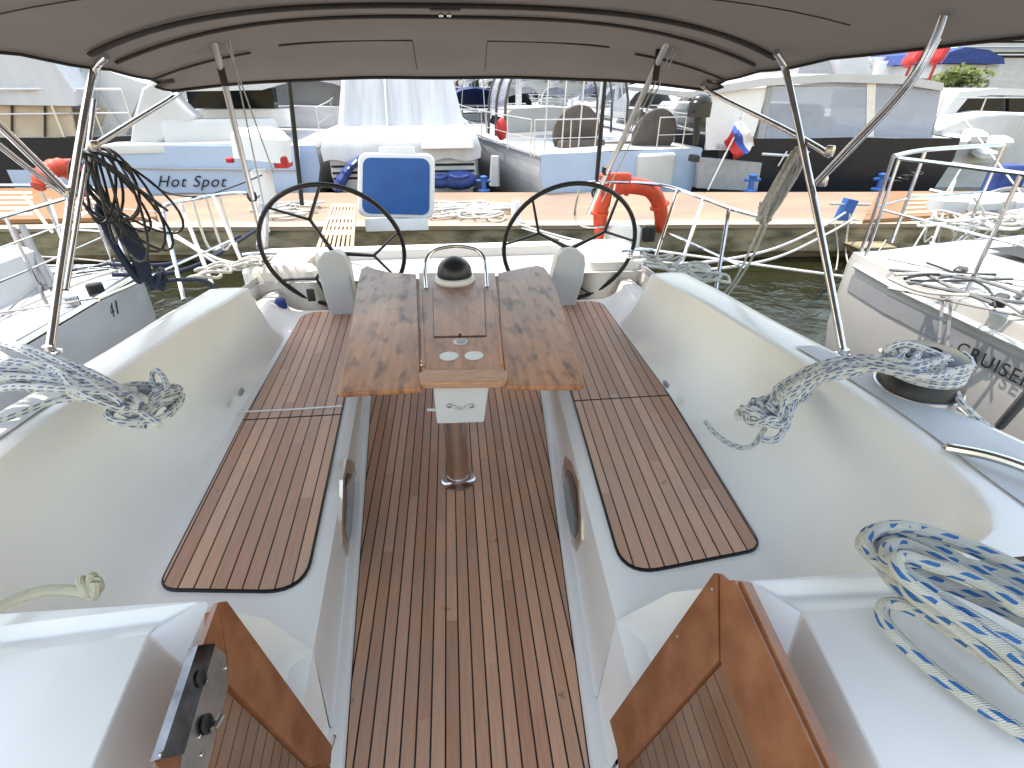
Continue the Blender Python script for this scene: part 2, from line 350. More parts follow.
def thing(name, label, cat, loc=(0, 0, 0), group=None):
    o = bpy.data.objects.new(name, None); sc.collection.objects.link(o); o.location = loc
    o.empty_display_size = .2; o['label'] = label; o['category'] = cat
    if group: o['group'] = group
    return o
def tag(o, label, cat, group=None):
    o['label'] = label; o['category'] = cat
    if group: o['group'] = group
    return o
def struct(o, kind='structure'): o['kind'] = kind; return o
def lab(o, label): o['label'] = label; return o
def copy_tree(o, parent=None):
    c = o.copy(); sc.collection.objects.link(c)
    if parent: c.parent = parent
    for ch in list(o.children): copy_tree(ch, c)
    return c
def text_obj(s, name, loc, xdir, updir, size, m, parent, shear=0, ext=.001, spacing=1.0):
    cu = bpy.data.curves.new(name, 'FONT'); cu.body = s; cu.size = size; cu.shear = shear; cu.extrude = ext; cu.space_character = spacing
    cu.align_x = 'CENTER'; cu.align_y = 'CENTER'
    to = bpy.data.objects.new(name, cu); sc.collection.objects.link(to); dg = bpy.context.evaluated_depsgraph_get()
    me = bpy.data.meshes.new_from_object(to.evaluated_get(dg)); bpy.data.objects.remove(to); bpy.data.curves.remove(cu)
    X = V(xdir).normalized(); U = V(updir); U = (U-X*U.dot(X)).normalized(); Z = X.cross(U)
    mt = Matrix((X, U, Z)).transposed().to_4x4(); mt.translation = V(loc)-(root_loc(parent) if parent else V((0, 0, 0)))
    me.transform(mt); me.name = name; me.materials.clear(); me.materials.append(M[m])
    o = bpy.data.objects.new(name, me); sc.collection.objects.link(o); o.parent = parent; return o
def lerp(a, b, t): return a+(b-a)*t
def tab(tb, y):
    if y <= tb[0][0]: return tb[0][1]
    for (a, p), (b, q) in zip(tb, tb[1:]):
        if y <= b: return lerp(p, q, (y-a)/(b-a))
    return tb[-1][1]
WL = -.65   # water level; the cockpit sole is z = 0
# ================================================================== SETTING
def ground():
    b = MB(); b.box((0, 250, WL-.5), (1600, 1100, 1.0)); struct(b.build('water', 'water', smooth=False))
    # shore behind the marina, rising to a low hill
    secs = []
    for y, z in ((70, WL-.3), (70.5, .9), (110, 1.3), (170, 2.0), (300, 4), (900, 9), (1100, 2)):
        secs.append([V((x, y+6*sin(x*.02), z+(0 if y < 100 else (1+.6*sin(x*.013+y)+.4*sin(x*.05))*y*.006))) for x in range(-900, 901, 60)])
    b = MB(); b.loft(secs); struct(b.build('shore', 'hill'))
ground()
# concrete pier, running across behind the boat (front edge, rear edge surveyed from the photograph)
pf0, pf1 = PZ(0, 228, -.1), PZ(1000, 223, -.1); pb0, pb1 = PZ(200, 193, -.1), PZ(1000, 192, -.1)
def pier():
    d = (pf1-pf0).normalized(); e = (pb1-pb0).normalized(); a, b = pf0-d*14, pf1+d*16; c, g = pb1+e*16, pb0-e*14
    m = MB(); Z = V((0, 0, 1))
    prof = lambda p, q, back: None
    m.prism([a-Z*.05, b-Z*.05, c-Z*.05, g-Z*.05], (0, 0, -.36))
    # lower recessed beam
    n = V((-d.y, d.x, 0)); m.prism([a+n*.18-Z*.405, b+n*.18-Z*.405, c-n*.18-Z*.405, g-n*.18-Z*.405], (0, 0, -1.3))
    struct(m.build('pier', 'concrete', smooth=False))
    p = MB(); p.prism([a-n*.03, b-n*.03, c+n*.03, g+n*.03], (0, 0, -.052)); struct(p.build('pier_paving', 'paving', smooth=False))
    # pale concrete kerb strip along the near edge
    k = MB(); k.prism([a-n*.034+Z*.006, b-n*.034+Z*.006, b+n*.30+Z*.006, a+n*.30+Z*.006], (0, 0, -.01)); struct(k.build('pier_kerb', sm('kerb_concrete', (.44, .37, .28), .85, var=.35, scale=3, bump=.3), smooth=False))
pier()
PD = (pf1-pf0).normalized(); PN = V((-PD.y, PD.x, 0))
# ================================================================== OWN BOAT
boat = thing('sailing_yacht', 'white sailing yacht with teak cockpit, twin black wheels and taupe bimini, seen from its companionway', 'sailing yacht', (0, 0, 0))
SH = .055
def S(x, y, z): return V((x+SH*z, y, z))
XF = lambda y: .285+.088*y
XS = lambda y: .362+.055*y
XO = [(.7, .86), (.85, .93), (1.0, .95), (2.0, .985), (3.3, 1.0), (3.9, .98)]
XI = [(.66, .95), (.69, 1.08), (.74, 1.19), (.80, 1.25), (.88, 1.285), (1.0, 1.30), (1.4, 1.295), (1.8, 1.235), (2.2, 1.175), (2.6, 1.10), (2.75, 1.10), (2.9, 1.14), (3.1, 1.15), (3.95, 1.15)]
XE = [(.6, 1.75), (1.0, 1.64), (1.3, 1.55), (1.66, 1.46), (2.0, 1.395), (2.6, 1.31), (3.3, 1.26), (3.95, 1.20)]
ZC = [(.6, .81), (2.4, .80), (2.72, .785), (2.78, .765), (2.82, .72), (2.86, .63), (2.89, .55), (2.93, .52), (3.28, .52), (3.95, .56)]
ZS = .43
def side(sgn):
    m = MB(); ys = [.66, .69, .74, .80, .88, 1.0, 1.2, 1.4, 1.6, 1.8, 2.0, 2.2, 2.4, 2.55, 2.66, 2.72, 2.75, 2.78, 2.80, 2.82, 2.84, 2.86, 2.875, 2.89, 2.93, 3.1, 3.28]
    secs = []
    for y in ys:
        xs, xo, xi, xe, zc = XS(y), tab(XO, y), tab(XI, y), tab(XE, y), tab(ZC, y); xo = min(xo, xi-.08)
        P = []
        for t in (0, .03, .07):      # gentle inner edge of the seat
            P.append((xs+t, ZS-(.022 if t == 0 else (.004 if t == .03 else 0))))
        P.append((xo-.06, ZS)); P.append((xo, ZS+.004))
        for t in (.08, .2, .35, .5, .66, .8, .92):   # concave seat back
            P.append((xo+(xi-xo)*(t**.86), ZS+(zc-.008-ZS)*(.02*(1-t)+t**1.2)))
        P += [(xi, zc-.006), (xi+.010, zc), (xi+.03, zc+.004), (lerp(xi, xe, .6), zc+.006), (xe-.02, zc-.0), (xe-.004, zc-.008), (xe+.002, zc-.02), (xe+.03, lerp(zc, .6, .6)-.02), (xe+.05, .50)]
        secs.append([S(sgn*x, y, z) for x, z in P])
    m.loft(secs)
    # helm area: coaming runs on to the transom around a low helm well
    secs = []
    for y in (3.28, 3.4, 3.6, 3.8, 3.95):
        xi, xe, zc = tab(XI, y), tab(XE, y), tab(ZC, y)
        P = [(.0, .02), (xi-.25, .02), (xi-.10, .05), (xi-.07, .25), (xi-.04, zc-.12), (xi, zc-.008), (xi+.015, zc), (xe-.03, zc-.002), (xe, zc-.02), (xe+.04, zc-.12), (xe+.05, .60)]
        secs.append([S(sgn*x, y, z) for x, z in P])
    m.loft(secs)
    m.build('coaming', 'gel', boat, ang=27)
    # seat end wall (towards the helm)
    y = 3.28; w_ = MB(); w_.poly([S(sgn*XS(y), y, ZS-.02), S(sgn*tab(XI, y), y, ZS), S(sgn*tab(XI, y), y, .02), S(sgn*XS(y), y, .02)]); w_.build('seat_end', 'gel', boat, smooth=False)
    # vertical seat front with its small toe strip, carried forward of the seat end
    f = MB(); secs = []
    for y in (.88, 1.0, 1.2, 1.6, 2.0, 2.4, 2.8, 3.2, 3.28):
        a, b = XF(y), XS(y)
        zt = ZS-.022; secs.append([S(sgn*a, y, .004), S(sgn*(a+.006), y, .022), S(sgn*(a+.014), y, .028), S(sgn*(a+.040), y, .030), S(sgn*(a+.047), y, .038), S(sgn*(lerp(a+.047, b, .5)), y, .22), S(sgn*b, y, zt)])
    f.loft(secs); f.loft([[S(sgn*XF(y), y, .004), S(sgn*(XF(y)+.006), y, .022), S(sgn*(XF(y)+.014), y, .028), S(sgn*(XF(y)+.040), y, .030), S(sgn*(XF(y)+.060), y, .034)] for y in (-.4, .2, .88)]); f.build('seat_front', 'gel', boat, ang=40)
for sg in (-1, 1): side(sg)
# hull sides, side deck and transom
def outer():
    for sg in (-1, 1):
        m = MB(); secs = []
        for y in (-2.5, -1, 0, .6, 1.3, 2.0, 2.6, 3.3, 3.95):
            xe = tab(XE, y); xd = min(1.98, xe+lerp(.34, .10, min(1, max(0, y-.5)/1.1)))
            secs.append([S(sg*(xe+.045), y, .62), S(sg*max(xd-.06, xe+.047), y, .575), S(sg*(xd-.02), y, .60), S(sg*xd, y, .59), S(sg*(xd+.02), y, .3), S(sg*(xd-.10), y, WL-.3)])
        m.loft(secs); m.build('side_deck', 'hull', boat, ang=40)
    # forward part of the coaming tops (beside the cabin)
    for sg in (-1, 1):
        m = MB(); secs = []
        for y in (-2.5, -1, 0, .4, .66):
            xe = tab(XE, y); secs.append([S(sg*1.20, y, .70), S(sg*1.235, y, .808), S(sg*1.27, y, .813), S(sg*(xe-.03), y, .808), S(sg*xe, y, .79), S(sg*(xe+.05), y, .62)])
        m.loft(secs); m.build('cabin_side', 'gel', boat)
    # transom: raised rear rim with a low walk-through gate
    t = MB(); z = .655
    yT = 3.90
    t.rbox((.02, yT, .33), (2.34, .13, .66), .03); t.rbox((.02, yT+.10, .59), (2.36, .16, .05), .03)
    t.rbox((-1.12, yT-.22, .34), (.50, .50, .68), .08); t.rbox((1.16, yT-.22, .34), (.42, .50, .68), .08)
    t.build('transom', 'gel', boat, ang=40)
    t = MB(); secs = []
    for z, k in ((.60, .70), (.3, .71), (WL-.3, .66)):
        secs.append([S(-1.88*k, 3.93, z), S(-1.0*k, 4.05, z), S(0, 4.10, z), S(1.0*k, 4.05, z), S(1.88*k, 3.93, z)])
    t.loft(secs); t.poly([S(-1.32, 3.93, .6), S(-.7, 4.05, .6), S(0, 4.1, .6), S(.7, 4.05, .6), S(1.32, 3.93, .6), S(1.30, 3.4, .58), S(1.2, 3.4, .58), S(-1.2, 3.4, .58), S(-1.30, 3.4, .58)])
    t.build('stern', 'hull', boat, smooth=False)
outer()
# grey non-skid panels let into the coaming tops
def nonskid():
    for sg in (-1, 1):
        m = MB(); secs = []
        for y in (.45, .7, .9, 1.1, 1.3, 1.5, 1.7):
            xi, xe = tab(XI, max(y, .88)), tab(XE, y); secs.append([S(sg*(xi+.055), y, tab(ZC, y)+.0105), S(sg*lerp(xi, xe, .6), y, tab(ZC, y)+.0105), S(sg*(xe-.045), y, tab(ZC, y)+.0045)])
        m.loft(secs); m.build('nonskid_panel', 'gelgrey', boat, smooth=False)
nonskid()
# cockpit sole
def sole():
    m = MB(); m.poly([S(-XF(-.4), -.4, -.004), S(XF(-.4), -.4, -.004), S(XF(3.9)+.3, 3.9, -.004), S(-XF(3.9)-.3, 3.9, -.004)]); m.build('cockpit_sole', 'gel', boat, smooth=False)
    def outline(y0, y1, ins, z): return [V((-XF(y0)+ins, y0, z)), V((XF(y0)-ins, y0, z)), V((XF(y1)-ins, y1, z)), V((-XF(y1)+ins, y1, z))]
    m = MB(); m.poly(outline(-.4, 3.25, -.002, .001)); m.build('caulk_margin', 'black', boat, smooth=False)
    m = MB(); m.poly(outline(-.4, 3.24, .004, .005), uvf=lambda p: (p.x+.0246+10*.044, p.y+5)); m.build('teak_sole', 'teak', boat, smooth=False)
sole()
# seat teak: forward and aft panel on each side, black caulk line around each
def rounded(pts, rs, n=7):
    out = []; k = len(pts)
    for i in range(k):
        p, a, b = V(pts[i]), V(pts[i-1]), V(pts[(i+1) % k]); r = rs[i]
        if r <= 0: out.append(p); continue
        d1 = (a-p).normalized(); d2 = (b-p).normalized(); ang = d1.angle(d2); t = r/tan(ang/2); c0 = p+d1*t; c1 = p+d2*t
        for j in range(n+1):
            s = j/n; q = (c0*(1-s)*(1-s)+p*(2*s*(1-s)*.92)+c1*s*s)/((1-s)**2+2*s*(1-s)*.92+s*s); out.append(q)
    return out
def seats():
    xin = lambda y: .40+.062*y; xout = lambda y: .862+.052*y if y < 2 else .966+.012*(y-2)
    for sg in (-1, 1):
        xo_ = .022 if sg > 0 else -.018
        for y0, y1, rs in ((1.0 if sg > 0 else 1.045, 1.985, (.10, .07, 0, 0)), (1.988, 3.24, (0, 0, .10, .03))):
            P = [S(sg*(xin(y0)+(0)), y0, ZS+.006), S(sg*(xout(y0)+xo_), y0+.055*(y0 < 1.5), ZS+.006), S(sg*(xout(y1)+xo_*(y1 < 2.5)), y1, ZS+.006), S(sg*xin(y1), y1, ZS+.006)]
            P = rounded(P, rs); c = sum(P, V())/len(P)
            m = MB(); m.prism(P, (0, 0, -.006)); m.build('caulk_margin', 'black', boat, smooth=False)
            ins = []
            for i, p in enumerate(P):
                t = (P[(i+1) % len(P)]-P[i-1]); nrm = V((-t.y, t.x, 0)).normalized(); nrm = nrm if nrm.dot(c-p) > 0 else -nrm
                ins.append(p+nrm*.007+V((0, 0, .003)))
            a = .062; m = MB(); m.poly(ins, uvf=lambda p: (sg*(p.x-SH*ZS)-a*p.y*.92-.40+10*.0465+.0023, p.y+sg*3)); m.build('seat_teak', 'teakseat', boat, smooth=False)
seats()
# thin cream lanyards lying over the joints of the seat panels
m = MB(); m.tube(spline([PZ(u, v, ZS+.011) for u, v in ((238, 412), (300, 409), (342, 406))], 5), .0042, 6); m.build('seat_lanyard', 'white', boat)
# windows let into the seat fronts
def fwin(pts):
    sgn = 1 if pts[0][0] > 460 else -1
    def hit(u, v):      # line of sight met with the slightly twisted seat front
        d = ray(u, v); t = 1.5
        for _ in range(40):
            p = CAM+d*t; k = (p.z-.038)/(ZS-.06); X = sgn*lerp(XF(p.y)+.047, XS(p.y), k)+SH*p.z; t += (X-p.x)/d.x*.8
        return CAM+d*t
    P = [hit(u, v) for u, v in pts]; c = sum(P, V())/len(P); n = V((-sgn, 0, 0))
    m = MB(); m.prism([p+n*.007 for p in P], -n*.012); fr = m.build('locker_window', 'bronze', boat, smooth=False)
    Q = [c+(p-c)*.72 for p in P]; m = MB(); m.prism([p+n*.009 for p in Q], -n*.006); m.build('pane', 'glass', fr, smooth=False)
    return fr
fwin([(345, 459), (352, 462), (356, 478), (354, 520), (349, 549), (346, 556), (341, 545), (340, 520), (341, 480)])
fwin([(566, 456), (573, 462), (580, 480), (583, 520), (583, 540), (578, 551), (573, 545), (567, 520), (562, 480)])
for p in ((353, 395, 347, 420), (556, 395, 551, 420)): pass
# ---- cabin end (bulkhead) with companionway
def bulkhead():
    LP = dict(A=(205, 600, .80), B=(0, 597, .804), V1=(0, 634, .80), V2=(0, 652, .775), V3=(0, 664, .785), M1=(193, 604, .795), M2=(160, 622, .778), R=(148, 635, .79), R2=(92, 768, .825), I0=(209, 607, .78), I1=(183, 668, .71), I2=(147, 768, .70))
    RP = dict(A=(744, 580, .80), B=(895, 562, .804), V1=(895, 590, .80), V2=(895, 603, .775), V3=(895, 613, .785), M1=(756, 583, .795), M2=(780, 597, .778), R=(803, 612, .79), R2=(884, 775, .825), I0=(742, 584, .78), I1=(785, 668, .71), I2=(828, 768, .70))
    for sg, P in ((-1, LP), (1, RP)):
        q = {k: PZ(*v) for k, v in P.items()}
        out = lambda p, x: V((sg*x+SH*p.z, p.y, p.z))
        ext = lambda a, b, t: a+(a-b)*t
        R3 = ext(q['R2'], q['R'], 1.8); R3.z = .84; I3 = ext(q['I2'], q['I1'], 2.2); I3.z = .70
        W_ = 1.27
        B, V1, V2, V3 = (out(q[k], W_) for k in ('B', 'V1', 'V2', 'V3'))
        B.y -= .03; F1 = V((sg*W_, q['R2'].y, .80)); F2 = V((sg*W_, R3.y, .82))
        vs = [q['A'], B, V1, q['M1'], V2, q['M2'], V3, q['R'], q['R2'], F1, R3, F2, q['I0'], q['I1'], q['I2'], I3]
        fs = [(0, 1, 2, 3), (3, 2, 4, 5), (5, 4, 6, 7), (7, 6, 9, 8), (8, 9, 11, 10), (0, 3, 5, 7, 13, 12), (7, 8, 14, 13), (8, 10, 15, 14)]
        o = len(vs); vs += [V((q['A'].x, q['A'].y, .42)), V((B.x, B.y, .42))]; fs += [(0, 1, o+1, o)]
        foot = lambda p: V((sg*(XF(p.y)+.055), p.y, .0))
        o = len(vs); vs += [foot(q['I0']), foot(q['I1']), foot(q['I2']), foot(I3)]
        fs += [(12, 13, o+1, o), (13, 14, o+2, o+1), (14, 15, o+3, o+2)]
        m = MB(); m.add(vs, fs); ob = m.build('bulkhead', 'gel', boat, ang=22)
        bv = ob.modifiers.new('bevel', 'BEVEL'); bv.width = .022; bv.segments = 4; bv.limit_method = 'ANGLE'; bv.angle_limit = radians(8)
        # wall between the cabin corner and the seat end
        S0 = S(sg*XS(.88), .88, .408); c = q['I0']; mid = S0.lerp(c, .5)+V((0, .012, .0)); m = MB()
        top = [S0, S0.lerp(c, .12)+V((0, 0, .012)), S0.lerp(c, .5)+V((0, .012, .03)), c]
        m.loft([[p, V((sg*(XF(p.y)+.05), p.y, .03))] for p in top]); m.build('seat_end_wall', 'gel', boat)
bulkhead()
# ---- companionway doors
def door(A, B, C_, th, stile_o, stile_i, rail_i, rightside):
    # plane through apex A, foot of the slanted rail B, fore end of the stile C
    a, b, c = PZ(*A[:2], A[2]), PZ(*B[:2], B[2]), PZ(*C_[:2], C_[2])
    n = (b-a).cross(c-a).normalized(); n = n if n.z > 0 else -n
    L = lambda u, v, h=0: PL(u, v, a, b, c)+n*h
    root = MB(); # slatted panel sits back in the frame
    return a, b, c, n, L
dl = thing  # (kept short: doors are parts of the boat)
def doors():
    # left
    a, b, c, n, L = door((213, 604, .835), (327, 748, .30), (150, 768, .84), .03, 0, 0, 0, 0)
    root = MB().prism([L(215, 610), L(327, 748), L(331, 770), L(300, 800), L(190, 800), L(196, 768), L(212, 690)], -n*.02).build('companionway_door', 'varn', boat, smooth=False)
    lab(root, 'left companionway door with a steel lock plate')
    m = MB(); m.prism([L(213, 604), L(221, 603), L(327, 747), L(326, 765), L(306, 768), L(222, 686), L(221, 660)], n*.012); m.build('rail', 'varn', root, smooth=False)
    m = MB(); m.prism([L(213, 604), L(221, 604), L(222, 686), L(198, 800), L(140, 800)], n*.010); m.build('stile', 'varn', root, smooth=False)
    pts = [L(222, 690, .004), L(306, 770, .004), L(330, 800, .004), L(192, 800, .004)]
    X = (pts[1]-pts[0]).normalized(); ux = (L(306, 768)-L(222, 690)).normalized(); vx = n.cross(ux)
    m = MB(); m.poly(pts, uvf=lambda p: ((p-pts[0]).dot(ux)+5, (p-pts[0]).dot(vx))); m.build('slatted_panel', 'teakdoor', root, smooth=False)
    # steel plate wraps the stile: dark mirror edge + brushed face
    m = MB(); m.prism([L(189, 648), L(207, 646), L(174, 757), L(150, 762)], n*.016); e = m.build('lock_plate', 'gunmetal', root, smooth=False)
    m = MB(); m.prism([L(207, 646), L(219, 656), L(222, 686), L(201, 768), L(196, 790), L(170, 790), L(174, 757)], n*.0125); m.build('face_plate', 'brush', e, smooth=False)
    for (u, v, r) in ((191, 681, .014), (197, 727, .016)):
        p = L(u, v, .0165); m = MB(); m.lathe(p, ((r, 0), (r, .003), (r*.75, .004), (r*.7, .001)), 18, n); m.build('lock_cylinder', 'dark', e)
    m = MB(); m.tube([L(196, 735, .03), L(203, 722, .032)], .006, 8); m.build('latch_bolt', 'steel', e)
    for (u, v) in ((185, 679), (199, 683), (219, 670), (152, 757), (171, 755), (192, 739), (194, 757), (191, 667)): m = MB(); m.lathe(L(u, v, .013), ((.0042, 0), (.0035, .0022), (.001, .0027)), 10, n); m.build('screw', 'steel', e)
    # right
    a, b, c, n, L = door((724, 577, .835), (614, 722, .30), (828, 768, .84), .03, 0, 0, 0, 1)
    root = MB().prism([L(726, 582), L(742, 581), L(845, 800), L(620, 800), L(616, 728)], -n*.022).build('companionway_door', 'varn', boat, smooth=False)
    lab(root, 'right companionway door of plain varnished wood')
    m = MB(); m.prism([L(719, 574), L(722.5, 574), L(724, 661), L(627, 770), L(614, 721)], n*.012); m.build('rail', 'varn', root, smooth=False)
    m = MB(); m.prism([L(724, 575), L(730, 581), L(739, 581), L(842, 800), L(778, 800), L(725, 661)], n*.010); m.build('stile', 'varn', root, smooth=False)
    pts = [L(724, 664, .004), L(782, 800, .004), L(600, 800, .004)]; ux = (L(628, 768)-L(724, 664)).normalized(); vx = n.cross(ux)
    m = MB(); m.poly(pts, uvf=lambda p: ((p-pts[0]).dot(ux)+5, (p-pts[0]).dot(vx))); m.build('slatted_panel', 'teakdoor', root, smooth=False)
    for (u, v) in ((717, 590), (682, 637)): m = MB(); m.lathe(L(u, v, .011), ((.0042, 0), (.0035, .003), (.001, .0035)), 10, n); m.build('screw', 'bronze', root)
    # small chrome hinges at the feet
    m = MB(); p = PZ(324, 752, .15)
    for k in range(3): m.tube([p+V((-.02+.018*k, 0, 0)), p+V((-.03+.03*k, .02, .035))], .005, 7)
    m.build('door_hook', 'steel', boat)
doors()
# ---- cockpit table
def table():
    T = lab(MB().lathe((-.005, 2.0, .0), ((.085, .005), (.085, .016), (.07, .022), (.06, .03), (.057, .045)), 28).build('cockpit_table', 'steel', boat), 'drop-leaf cockpit table of stained wood on one steel post')
    m = MB(); m.lathe((-.005, 2.0, 0), ((.0535, .04), (.0535, .50)), 28); m.build('table_post', 'bronze', T)
    zt = .70
    LL = [(337, 391), (339, 381), (344, 364), (351, 325), (357, 285), (361, 269), (367, 265.5), (376, 269), (390, 272), (416, 274), (419, 330), (421, 388), (342, 393)]
    RR = [(585, 383), (582, 372), (574, 348), (562, 305), (551, 276), (544, 267), (537, 265.5), (526, 267), (514, 269.5), (498, 273), (500, 330), (506, 386), (581, 386)]
    for P in (LL, RR):
        m = MB(); m.prism([PZ(u, v, zt) for u, v in P], (0, 0, -.022)); o = m.build('table_leaf', 'table', T, smooth=False)
        bv = o.modifiers.new('bevel', 'BEVEL'); bv.width = .005; bv.segments = 2; bv.limit_method = 'ANGLE'; bv.angle_limit = radians(50)
    # centre section with cut recess: frame strips around a lid
    zc = .712
    C = lambda u, v, z=zc: PZ(u, v, z)
    nl, nr, fl, fr = C(422, 370), C(504, 369), C(419, 273), C(495, 273)
    m = MB(); m.prism([nl, nr, fr, fl], (0, 0, -.035)); o = m.build('table_top', 'table2', T, smooth=False)
    m = MB(); lid = [C(434, 337, zc+.002), C(486, 336, zc+.002), C(484, 289, zc+.002), C(433, 289, zc+.002)]
    cc = sum(lid, V())/4; m.prism([cc+(p-cc)*1.02 for p in lid], (0, 0, -.001)); m.build('lid_gap', 'black', T, smooth=False)
    m = MB(); m.prism([cc+(p-cc)*.985+V((0, 0, .003)) for p in lid], (0, 0, -.004)); m.build('table_lid', 'table2', T, smooth=False)
    # edge battens along the centre section
    for a, b in (((424, 366), (421, 290)), ((502, 366), (493, 290))):
        p, q = C(*a), C(*b); m = MB(); m.tube([p+V((0, 0, .002)), q+V((0, 0, .002))], .006, 6); m.build('batten', 'table2', T)
    # latch hole and cup holders
    for (u, v, r, mt, nm) in ((460.5, 342, .030, 'white', 'finger_ring'), (449, 356.5, .037, 'white', 'cup_holder'), (474, 356, .037, 'white', 'cup_holder')):
        p = C(u, v); m = MB(); m.lathe(p, ((r*1.08, .0005), (r*1.08, .003), (r*.98, .0035), (r*.95, .0015), (.001, .0014)), 26); o = m.build(nm, mt, T)
        if nm == 'finger_ring': m = MB(); m.lathe(p+V((.004, .004, 0)), ((r*.72, .0016), (r*.72, .0042), (.001, .0043)), 20); m.build('finger_hole', 'greyp', o)
    m = MB(); p = C(460, 336); m.lathe(p, ((.008, .001), (.006, .012), (.001, .013)), 12); m.build('lid_knob', 'black', T)
    # pale wooden grip at the near end
    g = [(419, 373), (423, 369.5), (504, 368.5), (508, 372), (506, 379), (500, 381.5), (424, 382.5), (420, 380)]
    m = MB(); m.prism([PZ(u, v, zc+.006) for u, v in g], (0, 0, -.030)); o = m.build('end_grip', 'lightwood', T, smooth=False)
    bv = o.modifiers.new('bevel', 'BEVEL'); bv.width = .007; bv.segments = 3; bv.limit_method = 'ANGLE'; bv.angle_limit = radians(50)
    # white box under the centre: lip + drawer body
    yb = nl.y-.012; x0, x1 = PY(427, 384, yb).x, PY(499, 383, yb).x; xm = (x0+x1)/2
    m = MB(); m.rbox((xm, yb+.30, .664), (x1-x0, .60, .018), .01); m.build('box_lip', 'white', T, ang=30)
    t0, t1, b0, b1 = PY(433, 388, yb), PY(489, 386, yb), PY(437, 424, yb), PY(484, 422.5, yb)
    m = MB(); ex = V((0, .52, 0)); m.prism([t0, t1, b1, b0], ex); o = m.build('drawer_box', 'white', T, smooth=False)
    bv = o.modifiers.new('bevel', 'BEVEL'); bv.width = .006; bv.segments = 2; bv.limit_method = 'ANGLE'
    k = MB()
    for u in (449, 472): k.lathe(PY(u, 405.5, yb), ((.011, 0), (.009, .008), (.004, .012)), 14, (0, -1, 0))
    k.tube(spline([PY(449, 405, yb-.008), PY(455, 407, yb-.012), PY(461, 410, yb-.014), PY(467, 407, yb-.012), PY(472, 405, yb-.008)], 4), .0035, 7)
    k.build('drawer_latch', 'brush', o)
    k = MB(); k.tube([PY(437, 410, yb+.05), PY(427, 409.5, yb+.05)], .007, 8); k.build('side_peg', 'white', o)
    # black compass dome on its white bowl, steel grab rail around it
    cb = PZ(455, 281, zc); m = MB(); m.lathe(cb, ((.112, 0), (.118, .012), (.112, .032), (.10, .036)), 32); cbo = m.build('compass', 'white', T)
    m = MB(); m.lathe(cb+V((0, 0, .03)), ((.100, 0), (.102, .02), (.094, .055), (.074, .085), (.045, .105), (.018, .115), (.002, .116)), 32); m.build('compass_cover', 'blackgloss', cbo)
    p0, p1 = PZ(426, 288, zc), PZ(487, 287, zc); yv = p0.y+.04
    pts = [p0, p0+V((0, .01, .10))]; tl, tr = PY(427, 262, yv+.03), PY(484, 261, yv+.03)
    pts = [p0, PY(425, 272, yv), PY(427, 259, yv+.04), PY(435, 250, yv+.08), PY(450, 246.5, yv+.1), PY(463, 246.5, yv+.1), PY(477, 250, yv+.08), PY(484, 259, yv+.04), PY(486, 272, yv), p1]
    m = MB(); m.tube(spline(pts, 6), .0115, 10); m.build('grab_rail', 'steel', T)
table()
# ---- twin wheels and pedestals
def wheel(cu, cv, angs, ped, lbl):
    c = PY(cu, cv, 3.34); til = radians(17); R_ = .435
    U = V((1, 0, 0)); W_ = V((0, -sin(til), cos(til))); Nn = U.cross(W_)
    pt = lambda r, a, d=0: c+(U*cos(a)+W_*sin(a))*r+Nn*d
    h = MB(); h.lathe(c-Nn*.02-W_*.03, ((.03, 0), (.034, .015), (.03, .03), (.015, .036)), 20, Nn); w_ = h.build('steering_wheel', 'blackgloss', boat); lab(w_, lbl)
    m = MB(); m.tube([pt(R_, 2*pi*k/56) for k in range(56)], .0145, 10, closed=True); m.build('wheel_rim', 'black', w_)
    for a in angs:
        a = radians(a); m = MB(); f = pt(R_*.56, a, .012); m.tube([pt(.02, a, .02), f], [.024, .017], 8, flat=.6); m.tube([f, pt(R_, a+.42)], [.016, .012], 8, flat=.6); m.tube([f, pt(R_, a-.42)], [.016, .012], 8, flat=.6); m.build('spoke', 'black', w_)
    P = [PY(u, v, 3.17) for u, v in ped]; cc = sum(P, V())/len(P)
    m = MB(); m.prism(P, (0, .035, 0)); o = m.build('helm_pedestal', 'gelshade', boat, smooth=False)
    bv = o.modifiers.new('bevel', 'BEVEL'); bv.width = .012; bv.segments = 3; bv.limit_method = 'ANGLE'; bv.angle_limit = radians(60)
    Q = [cc+(p-cc)*.86+V((0, .035, 0)) for p in P]; m = MB(); m.prism(Q, (0, .13, 0)); m.build('pedestal_back', 'cream', o, smooth=False)
wheel(334, 251, (112, 232, 352), [(357, 322), (357, 315), (353, 290), (349, 268), (343, 256), (334, 251), (323, 253), (317, 260), (316, 268), (321, 285), (327, 305), (333, 322)], 'left black steering wheel')
wheel(569.5, 247, (152, 28, 272), [(547, 318), (549, 300), (553, 275), (558, 256), (567, 248), (577, 249), (585, 256), (586, 265), (583, 282), (577, 300), (573, 318)], 'right black steering wheel')
# cream side boxes by the pedestals
m = MB(); m.prism([PY(u, v, 3.5) for u, v in ((598, 252), (606, 262), (604, 300), (576, 312), (590, 270))], (0, .12, 0)); m.build('helm_locker', 'cream', boat, smooth=False)
m = MB(); m.prism([PY(u, v, 3.5) for u, v in ((306, 262), (314, 256), (333, 300), (338, 322), (330, 322))], (0, .12, 0)); m.build('helm_locker', 'cream', boat, smooth=False)
